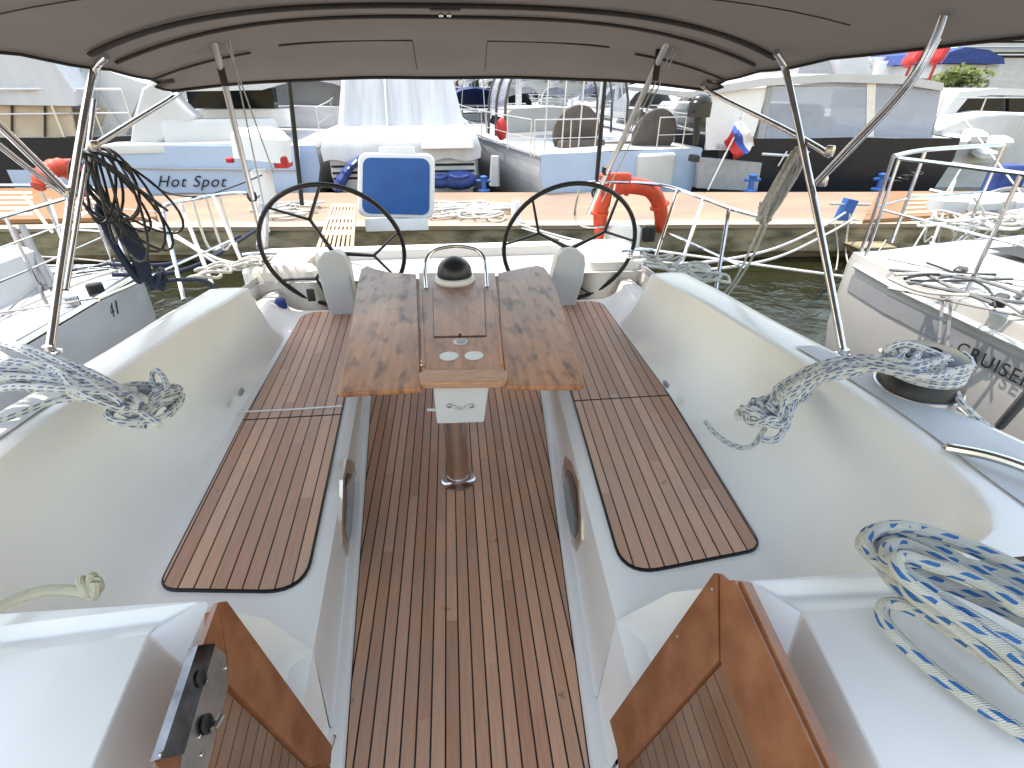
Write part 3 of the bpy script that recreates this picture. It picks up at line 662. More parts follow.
# ---- bimini
CX = .08; HW = 1.53
ZK = [(-.6, 1.96), (1.5, 1.985), (2.5, 1.985), (2.9, 1.985), (3.2, 1.905), (3.5, 1.775), (3.6, 1.72)]
ZEd = [(-.6, 1.86), (1.5, 1.834), (2.0, 1.828), (2.5, 1.80), (2.9, 1.77), (3.2, 1.735), (3.5, 1.69), (3.6, 1.68)]
def hw(y): return HW+.13*(1-min(1, max(0, (y-2.0)/1.0)))  # forward widening is shaped to keep sun off the left seat
def cz(x, y, sag=True):
    k = abs(x)/hw(y); z = tab(ZEd, y)+(tab(ZK, y)-tab(ZEd, y))*(1-min(1, k)**3.1)
    if sag:
        for a, b in ((.16, 1.2), (1.2, 2.45), (2.45, 2.9), (2.9, 3.22), (3.22, 3.55)):
            if a < y < b: z -= .018*sin(pi*(y-a)/(b-a))*(1-k*.6)
    return z
def bimini():
    ys = [.16, .4, .6, .9, 1.2, 1.4, 1.6, 1.8, 2.0, 2.2, 2.45, 2.56, 2.68, 2.8, 2.9, 2.98, 3.06, 3.14, 3.22, 3.3, 3.38, 3.46, 3.55]  # unseen forward part carried on to keep the cabin end in shade
    xs = [-1+2*i/40 for i in range(41)]; secs = []
    for y in ys: secs.append([V((CX+hw(y)*k, y-.22*max(0, (abs(k)-.82)/.18)**2*(1 if y > 3.3 else 0)*.6, cz(hw(y)*k, y)+(.004*sin(9*y+5*k)*sin(7*k)))) for k in xs])
    m = MB(); m.loft(secs); b = m.build('bimini', 'canopy', boat, ang=80, recalc=False); lab(b, 'taupe canvas bimini')
    so_ = b.modifiers.new('solid', 'SOLIDIFY'); so_.thickness = .004; so_.offset = 1
    def bow(y, r, k0=-1, k1=1, off=.012, mt='trim', nm='canvas_pocket', flat=.45, sw=0):
        m = MB(); n = 44; K = [lerp(k0, k1, i/n) for i in range(n+1)]; m.tube([V((CX+HW*k, y-sw*(1-k*k), cz(HW*k, y-sw*(1-k*k))-off)) for k in K], r, 8, flat=flat); return m.build(nm, mt, b)
    bow(2.66, .021, -.955, .955, sw=.18); bow(2.84, .017, -.965, .965, sw=-.06); bow(3.2, .012, -.985, -.66); bow(3.2, .012, .64, .985); bow(1.2, .02)
    # rear hem
    m = MB(); m.tube([secs[-1][i]-V((0, 0, .006)) for i in range(41)], .009, 6); m.build('rear_hem', 'trim', b)
    for s in (0, 40):
        m = MB(); m.tube([q[s]-V((0, 0, .004)) for q in secs], .006, 6); m.build('side_hem', 'trim', b)
    # stitched pockets and seams
    for k0, k1 in ((-.56, -.13), (.12, .54)):
        m = MB(); m.tube([V((CX+HW*lerp(k0, k1, i/12), 3.17, cz(HW*lerp(k0, k1, i/12), 3.17)-.004)) for i in range(13)], .0045, 5); kk = k1 if k0 < 0 else k0
        m.tube([V((CX+HW*kk, lerp(3.17, 3.45, i/5), cz(HW*kk, lerp(3.17, 3.45, i/5))-.003)) for i in range(6)], .0018, 5); m.build('pocket_seam', 'trim', b)
    m = MB(); m.tube([V((CX+HW*lerp(-.9, .9, i/24), 2.05, cz(HW*lerp(-.9, .9, i/24), 2.05)-.003)) for i in range(25)], .002, 5); m.build('seam', 'trim', b)
    # little centre clasp
    p = PY(445, 8, 2.5); m = MB(); m.rbox(p-V((0, 0, .0)), (.12, .05, .014), .01); m.build('zip_flap', 'trim', b)
    m = MB()
    for u in (441, 449): m.lathe(PY(u, 15, 2.62), ((.010, 0), (.010, .010), (.004, .012)), 10, (0, -1, 0))
    m.build('snap_fastener', 'steel', b)
    # frame: main hoop legs, aft braces, forward legs
    def leg(pts, r, nm='frame_tube', mt='steel'):
        m = MB(); m.tube(spline(pts, 8), r, 12); return m.build(nm, mt, b)
    leg([PX(50, 350, -1.40), PX(62, 260, -1.42), PX(80, 140, -1.45), PX(91, 82, -1.46), PX(97, 66, -1.43), PX(106, 56, -1.36)], .0145)
    leg([PX(843, 352, 1.52), PX(820, 230, 1.53), PX(797, 120, 1.55), PX(787, 76, 1.56), PX(783, 63, 1.54), PX(776, 52, 1.47)], .0145)
    leg([PX(66, 290, -1.50), PX(88, 150, -1.50), PX(94, 100, -1.5)], .010)
    leg([PX(94, 146, -1.45), PX(137, 119, -1.45), PX(176, 95, -1.45), PX(184, 87, -1.40)], .0125)
    leg([PX(829, 155, 1.55), PX(815, 146, 1.56), PX(775, 124, 1.57), PX(712, 93, 1.58), PX(702, 84, 1.50)], .0125)
    leg([PX(817, 182, 1.53), PX(850, 147, 1.53), PX(905, 88, 1.53), PX(935, 38, 1.53), PX(948, 0, 1.50), PX(951, -30, 1.45)], .0135)
    leg([PX(821, 181, 1.57), PX(858, 144, 1.57), PX(911, 86, 1.57), PX(940, 38, 1.57)], .006)
    leg([PX(67, 192, -1.45), PX(30, 155, -1.45), PX(-20, 108, -1.45), PX(-80, 60, -1.45)], .0135)
    leg([PX(67, 196, -1.47), PX(28, 168, -1.47), PX(-20, 130, -1.47)], .010)
    for (u, v, X, s) in ((94, 146, -1.45, .022), (822, 181, 1.55, .022), (68, 193, -1.45, .02), (830, 151, 1.55, .018)):
        m = MB(); m.lathe(PX(u, v, X)-V((0, 0, .02)), ((s*.8, 0), (s, .008), (s, .032), (s*.8, .04)), 12); m.build('frame_joint', 'brush', b)
    for (u, v, X) in ((50, 350, -1.40), (843, 353, 1.52)):
        m = MB(); m.lathe(PX(u, v, X)-V((0, 0, .012)), ((.034, 0), (.034, .006), (.02, .012), (.018, .03)), 16); m.build('deck_socket', 'steel', b)
bimini()
# ---- backstays, straps, pushpits
def tubes(name, lst, mt, parent, n=9, label=None):
    """first tube makes the object, all joined tubes of one welded rail share it"""
    m = MB()
    for pts, r in lst: m.tube(pts, r, n)
    o = m.build(name, mt, parent)
    if label: lab(o, label)
    return o
def one(name, pts, r, mt, parent, n=8, sp=0):
    m = MB(); m.tube(spline(pts, sp) if sp else pts, r, n); return m.build(name, mt, parent)
def stays():
    for top, bot, bl in (((213, 36), (264, 246), (288, 74)), ((669, 38), (588, 214), (606, 74))):
        a, b = PY(*top, 3.0), PY(*bot, 3.92)
        st = one('backstay', [a, b], .016, 'rail', boat)
        one('control_line', [a+V((.05, 0, 0)), lerp(a, b, .55)+V((.16 if bl[0] < 400 else .02, 0, 0))], .004, 'moor', st)
        one('control_line', [a+V((.07, 0, 0)), lerp(a, b, .9)+V((.06, 0, 0))], .004, 'moor', st)
        m = MB(); m.rbox(lerp(a, b, .10), (.035, .02, .16), .01); m.build('tackle_block', 'black', st)
        m = MB(); m.lathe(lerp(a, b, .02), ((.018, 0), (.026, .02), (.018, .04)), 10); m.build('shackle', 'steel', st)
        m = MB(); m.lathe(lerp(a, b, .70), ((.022, 0), (.032, .02), (.03, .05), (.018, .06)), 10); m.build('turnbuckle', 'black', st)
    for a, b in (((288, 72), (302, 205)), ((606, 72), (595, 200))):
        m = MB(); p, q = PY(*a, 3.95), PY(*b, 4.02); m.tube([p, lerp(p, q, .5), q], [.013, .017, .015], 8); m.build('flag_strap', 'black', boat)
    one('strap_end', spline([PY(597, 186, 4.0), PY(592, 192, 4.0), PY(595, 201, 4.0)], 4), .008, 'black', boat)
stays()
def pushpit():
    Y = 3.96; r = .0125
    R = lambda *p: [PY(u, v, y) for u, v, y in p]
    b = MB(); b.tube(spline(R((574, 184, 4.0), (600, 182, 4.0), (640, 183, 4.0), (670, 187, 3.95), (705, 199, 3.7), (732, 209, 3.3), (762, 217, 2.9)), 6), r, 9)
    o = b.build('pushpit', 'steel', boat); lab(o, 'right stern rail of bent steel tube')
    for a, c in (((729, 209, 3.3), (716, 290, 3.0)), ((703, 199, 3.7), (680, 268, 3.4)), ((678, 189, 3.9), (654, 262, 3.7))):
        one('rail_post', R(a, c), r, 'steel', o)
    one('lower_rail', R((668, 233, 3.9), (745, 268, 3.0)), .010, 'steel', o)
    one('rail_post', spline(R((579, 190, 4.0), (575, 215, 4.0), (583, 226, 4.0), (600, 227, 4.0), (612, 226, 4)), 6), .009, 'steel', o)
    one('rail_post', R((615, 184, 4.0), (602, 252, 3.95)), .010, 'steel', o)
    # left rail
    b = MB(); b.tube(spline(R((259, 196, 4.0), (240, 193, 4.0), (205, 197, 3.9), (172, 203, 3.7), (163, 212, 3.6), (172, 250, 3.45), (184, 300, 3.2)), 6), r, 9)
    o = b.build('pushpit', 'steel', boat); lab(o, 'left stern rail of bent steel tube with a ladder of bars')
    for a, c in (((180, 202, 3.8), (212, 284, 3.3)), ((213, 196, 3.9), (246, 272, 3.6)),):
        one('rail_post', R(a, c), r, 'rail', o)
    for k in range(3):
        one('ladder_bar', spline(R((192+14*k, 198, 3.95), (205+14*k, 240, 3.9), (214+11*k, 250+0*k, 3.9), (228+4*k, 243, 3.9)), 5), .009, 'rail', o)
    one('lower_rail', R((98, 300, 2.6), (150, 277, 3.2), (232, 240, 3.9)), .009, 'steel', o)
    one('lifeline', R((0, 248, 2.3), (62, 225, 2.8), (100, 208, 3.2), (163, 212, 3.6)), .004, 'steel', o)
    one('lifeline', R((-20, 316, 2.0), (98, 298, 2.6)), .004, 'steel', o)
pushpit()
# shed of deck gear: stern cleats, blue bottle-cap winch top, chrome cleat at the right
def gear():
    for (u, v, y) in ((262, 262, 3.9), (636, 258, 3.85)):
        c = PZ(u, v, .69); m = MB(); m.rbox(c+V((0, 0, .012)), (.12, .05, .02), .02); m.tube(spline([c+V((-.11, 0, .05)), c+V((-.05, 0, .055)), c+V((.05, 0, .055)), c+V((.11, 0, .05))], 4), .012, 8); m.tube([c+V((-.035, 0, .01)), c+V((-.035, 0, .055))], .012, 8); m.tube([c+V((.035, 0, .01)), c+V((.035, 0, .055))], .012, 8); m.build('stern_cleat', 'steel', boat)
    c = PZ(1018, 480, .81); d = V((.12, -.17, 0)).normalized(); m = MB()
    m.tube(spline([c-d*.17+V((0, 0, .012)), c-d*.08+V((0, 0, .035)), c+V((0, 0, .04)), c+d*.1+V((0, 0, .03))], 5), [.004]+[.014]*15, 10); m.build('midship_cleat', 'steel', boat)
    for (u, v) in ((917, 388), (-52, 372)):
        c = PZ(u, v, .81); w_ = MB(); w_.lathe(c, ((.132, 0), (.130, .008), (.118, .014)), 28); o = w_.build('winch', 'brush', boat)
        m = MB(); m.lathe(c, ((.124, .012), (.120, .035), (.102, .055), (.090, .085), (.090, .105), (.084, .11)), 28); m.build('drum', 'black', o)
        m = MB(); m.lathe(c, ((.084, .108), (.098, .118), (.098, .134), (.07, .144), (.022, .146), (.018, .132), (.002, .131)), 28); m.build('winch_cap', 'blackgloss', o)
    c = PZ(283, 312, ZS+.01); m = MB(); m.lathe(c, ((.03, 0), (.034, .05), (.030, .085), (.01, .095)), 16); m.build('helm_knob', 'bluecover', boat)
    for (u, v, sg) in ((241, 392, -1), (666, 384, 1)):
        c = PZ(u, v, .50); m = MB(); m.rbox(c, (.016, .045, .02), .006); m.build('seat_hinge', 'greyp', boat)
    # instrument panel insets on the cockpit side
    c = PY(311, 295, 3.32); m = MB(); m.rbox(c, (.05, .02, .08), .02); m.build('engine_switch', 'blackgloss', boat)
gear()
# ================================================================== ROPES ON THE BOAT
def bundle(path, n, w, r, h=.03, seed=1, twist=1.2, steps=7):
    rnd = random.Random(seed); P = spline(path, steps); out = []
    for k in range(n):
        ph = rnd.uniform(0, 6.28); o0 = (k/(max(1, n-1))-.5)*w; fr = rnd.uniform(.5, 1.3); q = []
        for i, p in enumerate(P):
            t = P[min(i+1, len(P)-1)]-P[max(i-1, 0)]; t.z = 0; t.normalize(); sd_ = V((-t.y, t.x, 0)); s_ = i/len(P)
            off = o0*cos(s_*twist*fr+.2*ph)+.18*w*sin(s_*7*fr+ph); q.append(p+sd_*off+V((0, 0, r+abs(h*sin(ph+s_*5*fr)))))
        out.append(q)
    return out
def wob_loop(c, rx, ry, ang, z, seed, n=28, a0=0, a1=2*pi, zz=.015):
    rnd = random.Random(seed); ph = rnd.uniform(0, 6); out = []
    for i in range(n+1):
        a = a0+(a1-a0)*i/n; k = 1+.10*sin(3*a+ph); x, y = rx*k*cos(a), ry*k*sin(a)
        out.append(V((c.x+x*cos(ang)-y*sin(ang), c.y+x*sin(ang)+y*cos(ang), z+zz*sin(2*a+ph))))
    return out
def ropes():
    # left coil hanging inboard from the winch
    m = MB(); z = .835
    for k, q in enumerate(bundle([PZ(-90, 372, .93), PZ(-20, 380, .92), PZ(40, 382, .91), PZ(90, 396, .90), PZ(135, 405, .86)], 11, .17, .0105, .035, 3)): m.tube(q, .0105, 8)
    for k, q in enumerate(bundle([PZ(-90, 345, .93), PZ(-10, 352, .94), PZ(45, 368, .92), PZ(100, 390, .90), PZ(150, 412, .84)], 6, .11, .0105, .03, 8)): m.tube(q, .0105, 8)
    m.tube(spline([PZ(-60, 432, .86), PZ(0, 420, .86), PZ(60, 400, .87), PZ(120, 402, .87), PZ(160, 425, .83)], 8), .0105, 8)
    c = PZ(150, 408, .80)
    for k in range(10): m.tube(wob_loop(c, .026+.009*k, .026+.007*k, .5*k, .80+.016*(k % 4), k+3, a0=k, a1=k+5.6), .0105, 8)
    m.tube(spline([PZ(148, 400, .84), PZ(166, 392, .86), PZ(164, 378, .87), PZ(156, 370, .88), PZ(152, 378, .86), PZ(158, 395, .85)], 7), .0085, 8)
    tag(m.build('coiled_rope', 'ropegrey'), 'grey and white flecked rope coil ending in a knotted ball over the left coaming', 'rope')
    # right coil led off the winch
    m = MB()
    for q in bundle([PZ(936, 368, .93), PZ(908, 376, .94), PZ(860, 372, .92), PZ(815, 380, .88), PZ(782, 402, .80), PZ(768, 422, .72)], 11, .15, .0105, .035, 5): m.tube(q, .0105, 8)
    c = PZ(776, 412, .74)
    for k in range(9): m.tube(wob_loop(c+V((-.010*k, -.006*k, 0)), .03+.005*k, .045+.005*k, -.6+.4*k, .74+.014*(k % 4), k+13, a0=k, a1=k+5), .0105, 8)
    for k, (u, v) in enumerate(((795, 395), (782, 405), (770, 418), (758, 428))): m.tube(wob_loop(PZ(u, v, .74), .030, .042, .4*k, .75+.01*k, k+40, n=18), .010, 8)
    m.tube(spline([PZ(765, 428, .70), PZ(752, 446, .66), PZ(735, 446, .64), PZ(718, 436, .63), PZ(705, 422, .63)], 7), .0085, 8)
    tag(m.build('coiled_rope', 'ropegrey'), 'flecked rope from the right winch, its tail hanging on the white seat back', 'rope')
    # turns on the winch and the line running forward
    c = PZ(917, 388, .81); m = MB()
    for k in range(4): m.tube([c+V((.103*cos(a), .103*sin(a), .052+.019*k+.003*a)) for a in [2*pi*i/26 for i in range(27)]], .0105, 8)
    m.tube(spline([c+V((.09, .0, .06)), PZ(960, 400, .84), PZ(985, 425, .80), PZ(1030, 462, .80), PZ(1100, 520, .80)], 8), .0105, 8)
    m.tube(spline([c+V((-.09, .02, .09)), PZ(885, 352, .98), PZ(905, 344, 1.0), PZ(945, 358, .96), PZ(958, 372, .9), c+V((.09, -.03, .06))], 8), .0105, 8)
    tag(m.build('winch_line', 'ropegrey'), 'flecked rope wound in turns round the right winch drum and running forward', 'rope')
    # big white and blue coil, lower right
    m = MB(); z = .845
    def lp(pts, zz, r=.0128): m.tube(spline([PZ(u, v, zz+dz) for u, v, dz in pts], 9), r, 9)
    lp([(1100, 640, 0), (1010, 590, 0), (950, 555, .01), (900, 530, .02), (872, 531, .01), (862, 545, 0), (878, 562, 0), (920, 590, .01), (980, 640, .01), (1060, 720, 0)], z+.03)
    lp([(1100, 600, 0), (1030, 572, .02), (970, 545, .02), (915, 528, .02), (882, 528, .02), (866, 540, .01), (872, 556, .0)], z+.05)
    lp([(1100, 660, 0), (1020, 618, .01), (960, 590, .01), (918, 575, .02), (905, 580, .02), (915, 598, .01), (960, 630, .01), (1020, 680, 0), (1080, 730, 0)], z+.04)
    lp([(1100, 690, 0), (1010, 640, .02), (945, 600, .02), (900, 568, .03), (886, 556, .02), (893, 545, .02), (915, 548, .02), (965, 575, .03), (1030, 612, .02), (1100, 650, 0)], z+.055)
    lp([(1100, 625, 0), (1010, 578, .01), (950, 560, .02), (905, 552, .02), (880, 560, 0), (900, 590, 0), (945, 628, 0), (1010, 675, 0), (1080, 735, 0)], z+.015)
    lp([(1100, 650, .02), (1030, 615, .03), (975, 580, .03), (930, 565, .03), (902, 556, .03), (896, 566, .03), (912, 585, .02), (955, 615, .01), (1010, 655, 0), (1090, 730, 0)], z+.07)
    lp([(1100, 610, .0), (1015, 570, .02), (955, 543, .03), (905, 538, .03), (880, 545, .02), (885, 560, .01), (930, 600, 0), (1000, 655, .0), (1100, 750, 0)], z+.0)
    lp([(1100, 720, .01), (1010, 668, .01), (950, 630, .01), (910, 608, .01), (888, 604, 0), (882, 613, -.01), (892, 632, -.015), (930, 668, -.015), (975, 702, -.01), (1040, 745, 0)], z+.0, .0125)
    tag(m.build('coiled_rope', 'rope'), 'thick white rope coil with bright blue flecks on the right cabin side', 'rope')
    m = MB(); m.tube(spline([PZ(-60, 640, .83), PZ(-10, 612, .83), PZ(25, 596, .825), (PZ(55, 590, .82)), PZ(88, 592, .815)], 8), .0115, 9); m.tube(wob_loop(PZ(94, 590, .81), .011, .009, 0, .818, 3), .011, 8); m.tube(wob_loop(PZ(92, 589, .81), .012, .008, 1.3, .828, 5), .008, 8)
    tag(m.build('rope_end', 'ropecream'), 'single old cream rope with a whipped end on the left cabin edge', 'rope')
ropes()
# hanging bundles on the frame
def hang():
    m = MB(); rnd = random.Random(4); a0 = PX(92, 150, -1.50)
    for k in range(13):
        w0 = rnd.uniform(.02, .10); L = rnd.uniform(.26, .50); dx = rnd.uniform(-.03, .07); pts = []
        for i in range(25):
            a = 2*pi*i/24; pts.append(a0+V((w0*sin(a)+dx*(1-cos(a))*1.3, .09*sin(a+k)+.03*(k-6)*.3*(1-cos(a)), -L*.5*(1-cos(a)))))
        m.tube(pts, .0062, 7, closed=False)
    m.tube(spline([a0, PY(135, 170, 3.2), PY(165, 192, 3.5), PY(200, 196, 3.9), PY(235, 186, 4.3), PY(262, 175, 4.6)], 6), .0055, 7)
    tag(m.build('black_hose', 'black'), 'black hose hung in loops from the left bimini frame joint', 'hose')
    m = MB(); b0 = PX(97, 205, -1.62)
    for k in range(7):
        w0 = .010+.005*k; pts = []
        for i in range(21):
            a = 2*pi*i/20; pts.append(b0+V((w0*sin(a)+.03*(1-cos(a)), .03*sin(a)+.012*k, -.19*(1-cos(a)))))
        m.tube(pts, .010, 7)
    c = b0+V((.08, .1, -.42))
    for k in range(5): m.tube(wob_loop(c, .03+.006*k, .035, k, c.z+.01*k, k, n=20, zz=.03), .011, 7)
    m.tube(spline([c, c+V((.10, .02, .01)), c+V((.24, .05, -.02)), c+V((.30, 0, -.14))], 6), .011, 7)
    tag(m.build('hanging_rope', 'navyrope'), 'dark navy rope hank hanging below the black hose at the left rail', 'rope')
    # white hank at the right frame
    m = MB(); a0, a1 = PX(800, 150, 1.62), PX(762, 222, 1.75)
    for k in range(8):
        pts = []; w0 = .01+.006*k
        for i in range(17):
            t = i/16; pts.append(lerp(a0, a1, .5-.5*cos(2*pi*t)) + V((w0*sin(2*pi*t), w0*sin(2*pi*t+k), .01*sin(9*t+k))))
        m.tube(pts, .0075, 7)
    c = lerp(a0, a1, .92)
    for k in range(4): m.tube(wob_loop(c+V((0, 0, .02*k)), .035, .03, k, c.z+.02*k, k, n=16), .009, 7)
    m.tube(spline([c, PX(738, 275, 1.8), PX(722, 296, 1.8)], 5), .007, 7); m.tube(spline([c+V((.03, 0, 0)), PX(750, 262, 1.85), PX(728, 296, 1.85)], 5), .007, 7)
    tag(m.build('hanging_rope', 'moor'), 'white rope hank hanging by the right bimini leg', 'rope')
hang()
# orange horseshoe lifebuoy on the right stern rail
def lifebuoy():
    t = thing('horseshoe_lifebuoy', 'orange horseshoe lifebuoy on the right stern rail behind the wheel', 'lifebuoy', PY(635, 215, 4.05))
    Y = 4.06; pts = [(602, 242), (600, 222), (602, 205), (609, 192), (622, 186), (636, 186), (650, 190), (658, 201), (661, 215), (660, 232)]
    P = spline([PY(u, v, Y) for u, v in pts], 6); R_ = [.058+.018*sin(pi*i/(len(P)-1)) for i in range(len(P))]; R_[0] = R_[-1] = .035; R_[1] = R_[-2] = .05
    m = MB(); m.tube(P, R_, 14, flat=.8); m.build('float', 'orange', t)
    m = MB(); m.rbox(PY(615, 180, Y-.02), (.24, .09, .10), .03); m.build('light_pouch', 'orange', t)
    for i in (9, 26, 44):
        p = P[i]; q = (P[i+1]-P[i-1]).normalized(); m = MB(); m.lathe(p-q*.008, ((.077, 0), (.078, .016)), 16, q); m.build('strap', 'orange', t)
    t = thing('fender_bag', 'white plastic canister hung under the orange lifebuoy', 'canister', PY(625, 235, 3.98))
    m = MB(); m.rbox(PY(623, 238, 4.0), (.27, .12, .20), .05); m.build('canister', 'white', t); m = MB(); m.rbox(PY(649, 233, 4.0), (.10, .08, .12), .03); m.build('black_pouch', 'black', t)
lifebuoy()
def orange_left():
    m = MB(); P = spline([PX(u, v, -2.35) for u, v in ((38, 188), (42, 176), (52, 169), (64, 168), (74, 175), (80, 186), (84, 197))], 6)
    m.tube(P, [.028+.022*sin(pi*i/(len(P)-1))+.008*sin(i*2.1) for i in range(len(P))], 12); t = m.build('horseshoe_lifebuoy', 'orange'); tag(t, 'orange lifebuoy on the left neighbouring yacht behind the frame tube', 'lifebuoy')
    q = MB(); q.rbox(PX(66, 166, -2.35), (.10, .16, .07), .02); q.build('light_pouch', 'red', t)
orange_left()
# ================================================================== PIER FURNITURE
def on_pier(u, v): return PZ(u, v, -.1)
def bollard(u, v, label, s=1.0):
    c = on_pier(u, v); t = thing('bollard', label, 'bollard', c, 'blue bollards on the pier')
    m = MB(); m.lathe(c, ((.12*s, 0), (.12*s, .025*s), (.05*s, .035*s), (.045*s, .2*s), (.07*s, .235*s), (.075*s, .27*s), (.03*s, .29*s)), 16); m.build('post', 'blue', t)
    m = MB(); m.tube([c+PD*-.14*s+V((0, 0, .19*s)), c+PD*.14*s+V((0, 0, .19*s))], .028*s, 10); m.build('cross_bar', 'blue', t)
bollard(484, 191, 'blue bollard at the far pier edge right of the covered white boat')
bollard(750, 191, 'blue bollard at the far pier edge below the flag', 1.1)
bollard(878, 190, 'blue bollard at the far pier edge by the dark motor yacht', 1.1)
bollard(1011, 222, 'blue bollard by the right end of the wooden gangway', 1.2)
def tilted_blue():
    c = on_pier(843, 221); t = thing('blue_bracket', 'blue painted gangway bracket leaning on the pier at the gangway foot', 'bracket', c)
    m = MB(); m.prism([PY(u, v, c.y) for u, v in ((838, 221), (849, 221), (859, 201), (849, 199))], (0, .12, 0)); m.build('plate', 'blue', t, smooth=False)
    m = MB(); m.tube([PY(830, 204, c.y+.05), PY(870, 205, c.y+.05)], .018, 8); m.build('axle', 'greyp', t)
tilted_blue()
def gangplank(name, label, pts, mt, slats, th=.06, cat='gangway', gaps=None, slatm='palewood'):
    P = [V(p) for p in pts]; t = thing(name, label, cat, sum(P, V())/4); n = (P[1]-P[0]).cross(P[3]-P[0]).normalized(); n = n if n.z > 0 else -n
    m = MB(); m.prism(P, -n*th); o = m.build('deck_board', mt, t, smooth=False)
    for (a, b) in slats:   # pale treads across, in board coordinates (0..1 along)
        for k in range(5):
            f0, f1 = .10+.17*k, .10+.17*k+.07
            q = lambda s_, f: lerp(lerp(P[0], P[1], s_), lerp(P[3], P[2], s_), f)
            m = MB(); m.prism([q(a, f0), q(b, f0), q(b, f1), q(a, f1)], n*.012); m.build('tread', slatm, t, smooth=False)
    return t
gangplank('wooden_gangway', 'orange-brown wooden gangway with pale treads lying on the pier at the right', [on_pier(862, 224)+V((0, 0, .06)), on_pier(1020, 216)+V((0, 0, .10)), on_pier(1010, 203)+V((0, 0, .2)), on_pier(875, 203)+V((0, 0, .2))], 'gangwood', ((.22, .45), (.70, .95)))
gangplank('wooden_gangway', 'brown wooden gangway with white treads lying on the pier at the left', [on_pier(-40, 226)+V((0, 0, .08)), on_pier(158, 222)+V((0, 0, .08)), on_pier(150, 203)+V((0, 0, .25)), on_pier(-30, 203)+V((0, 0, .25))], 'gangwood', ((.05, .38), (.55, .72)), slatm='white')
def lattice():
    a, b, c, d = PY(313, 256, 4.6), PY(353, 256, 4.6), PY(356, 204, 7.9), PY(332, 204, 7.9)
    t = thing('boarding_plank', 'pale slatted wooden boarding plank from the stern up to the pier', 'gangway', (a+b)/2)
    q = lambda s_, f: lerp(lerp(a, b, s_), lerp(d, c, s_), f); n = (b-a).cross(d-a).normalized(); n = n if n.z > 0 else -n
    for s0, s1 in ((0, .09), (.91, 1)):
        m = MB(); m.prism([q(s0, 0), q(s1, 0), q(s1, 1), q(s0, 1)], -n*.05); m.build('side_rail', 'palewood', t, smooth=False)
    for k in range(4):
        f = (0, .30, .60, .92)[k]; m = MB(); m.prism([q(.092, f), q(.908, f), q(.908, f+.08), q(.092, f+.08)], -n*.04); m.build('cross_slat', 'palewood', t, smooth=False)
    for k in range(6):
        s0 = .14+.13*k; m = MB(); m.prism([q(s0, .082), q(s0+.07, .082), q(s0+.07, .918), q(s0, .918)], -n*.02-n*.001); m.build('long_slat', 'palewood', t, smooth=False)
lattice()
def blue_panel():
    Y = 7.35; P = rounded([PY(358, 153, Y), PY(435, 154, Y), PY(434, 219, Y), PY(357, 217, Y)], (.13,)*4, 6); c = sum(P, V())/len(P)
    t = thing('padded_panel', 'square bright blue panel in a rounded white frame standing at the pier edge', 'panel', PY(396, 222, Y))
    m = MB(); m.prism(P, (0, .09, 0)); o = m.build('frame', 'white', t, smooth=False); bv = o.modifiers.new('bevel', 'BEVEL'); bv.width = .02; bv.segments = 3; bv.limit_method = 'ANGLE'
    m = MB(); m.prism([c+(p-c)*.87-V((0, .012, 0)) for p in P], (0, .02, 0)); m.build('blue_face', 'blue', t, smooth=False)
    m = MB(); m.rbox(PY(397, 224, Y+.05), (.85, .10, .16), .02); m.build('foot', 'white', t)
    m = MB(); m.rbox(PY(397, 150, Y+.04), (.45, .06, .08), .02); m.build('top_handle', 'white', t)
blue_panel()
def rope_pile(u0, u1, v, n, label, seed, mt='moor', z=-.09):
    m = MB(); rnd = random.Random(seed)
    for k in range(n):
        c = PZ(rnd.uniform(u0, u1), v+rnd.uniform(-7, 6), z); m.tube(wob_loop(c, rnd.uniform(.12, .42), rnd.uniform(.08, .22), rnd.uniform(-.4, .4), c.z+.02+rnd.uniform(0, .06), k+seed, n=20), .016, 6)
    tag(m.build('rope_pile', mt), label, 'rope')
rope_pile(440, 505, 214, 26, 'loose grey mooring rope heaped on the pier beside the blue panel', 3)
rope_pile(265, 310, 213, 10, 'small heap of pinkish rope on the pier left of the slatted plank', 9)
def small_post(u, v, label):
    c = on_pier(u, v); m = MB(); m.lathe(c, ((.07, 0), (.07, .30), (.06, .32)), 14); tag(m.build('pier_post', 'white'), label, 'post')
small_post(516, 223, 'short white post on the near pier edge left of the right wheel')
# mooring lines
def line(pts, r, label, mt='moor', cat='mooring line', name='mooring_line'):
    m = MB(); m.tube(spline(pts, 9), r, 7); return tag(m.build(name, mt), label, cat)
B3 = lambda u, v, y: PY(u, v, y)
line([B3(522, 228, 7.3), B3(570, 242, 5.8), B3(640, 258, 4.6), B3(690, 268, 4.0)], .014, 'upper white mooring line from the pier post to the right quarter')
line([B3(518, 224, 7.4), B3(575, 240, 6.0), B3(650, 250, 5.2), B3(780, 268, 4.4), B3(900, 284, 4.0), B3(1030, 300, 3.6)], .014, 'long taut white line running right across the water gap')
line([B3(640, 262, 3.9), B3(700, 263, 4.4), B3(770, 250, 5.2), B3(820, 228, 6.2), B3(846, 212, 7.6)], .016, 'sagging white line from our right cleat to the blue bracket')
line([B3(645, 266, 3.9), B3(705, 270, 4.4), B3(775, 258, 5.2), B3(825, 235, 6.2), B3(855, 218, 7.4)], .016, 'second sagging white line just below the first at the blue bracket')
line([B3(850, 214, 7.3), B3(846, 250, 7.2), B3(852, 275, 6.6), B3(862, 300, 5.8)], .012, 'thin white line hanging down the pier face under the gangway')
line([B3(835, 225, 7.3), B3(838, 255, 7.2), B3(832, 290, 6.4), B3(822, 345, 5.2)], .010, 'thin slack line hanging into the water right of the bimini leg')
line([B3(886, 240, 7.1), B3(850, 290, 6.0), B3(790, 330, 5.4)], .008, 'thin diagonal line from the ledge down to the water')
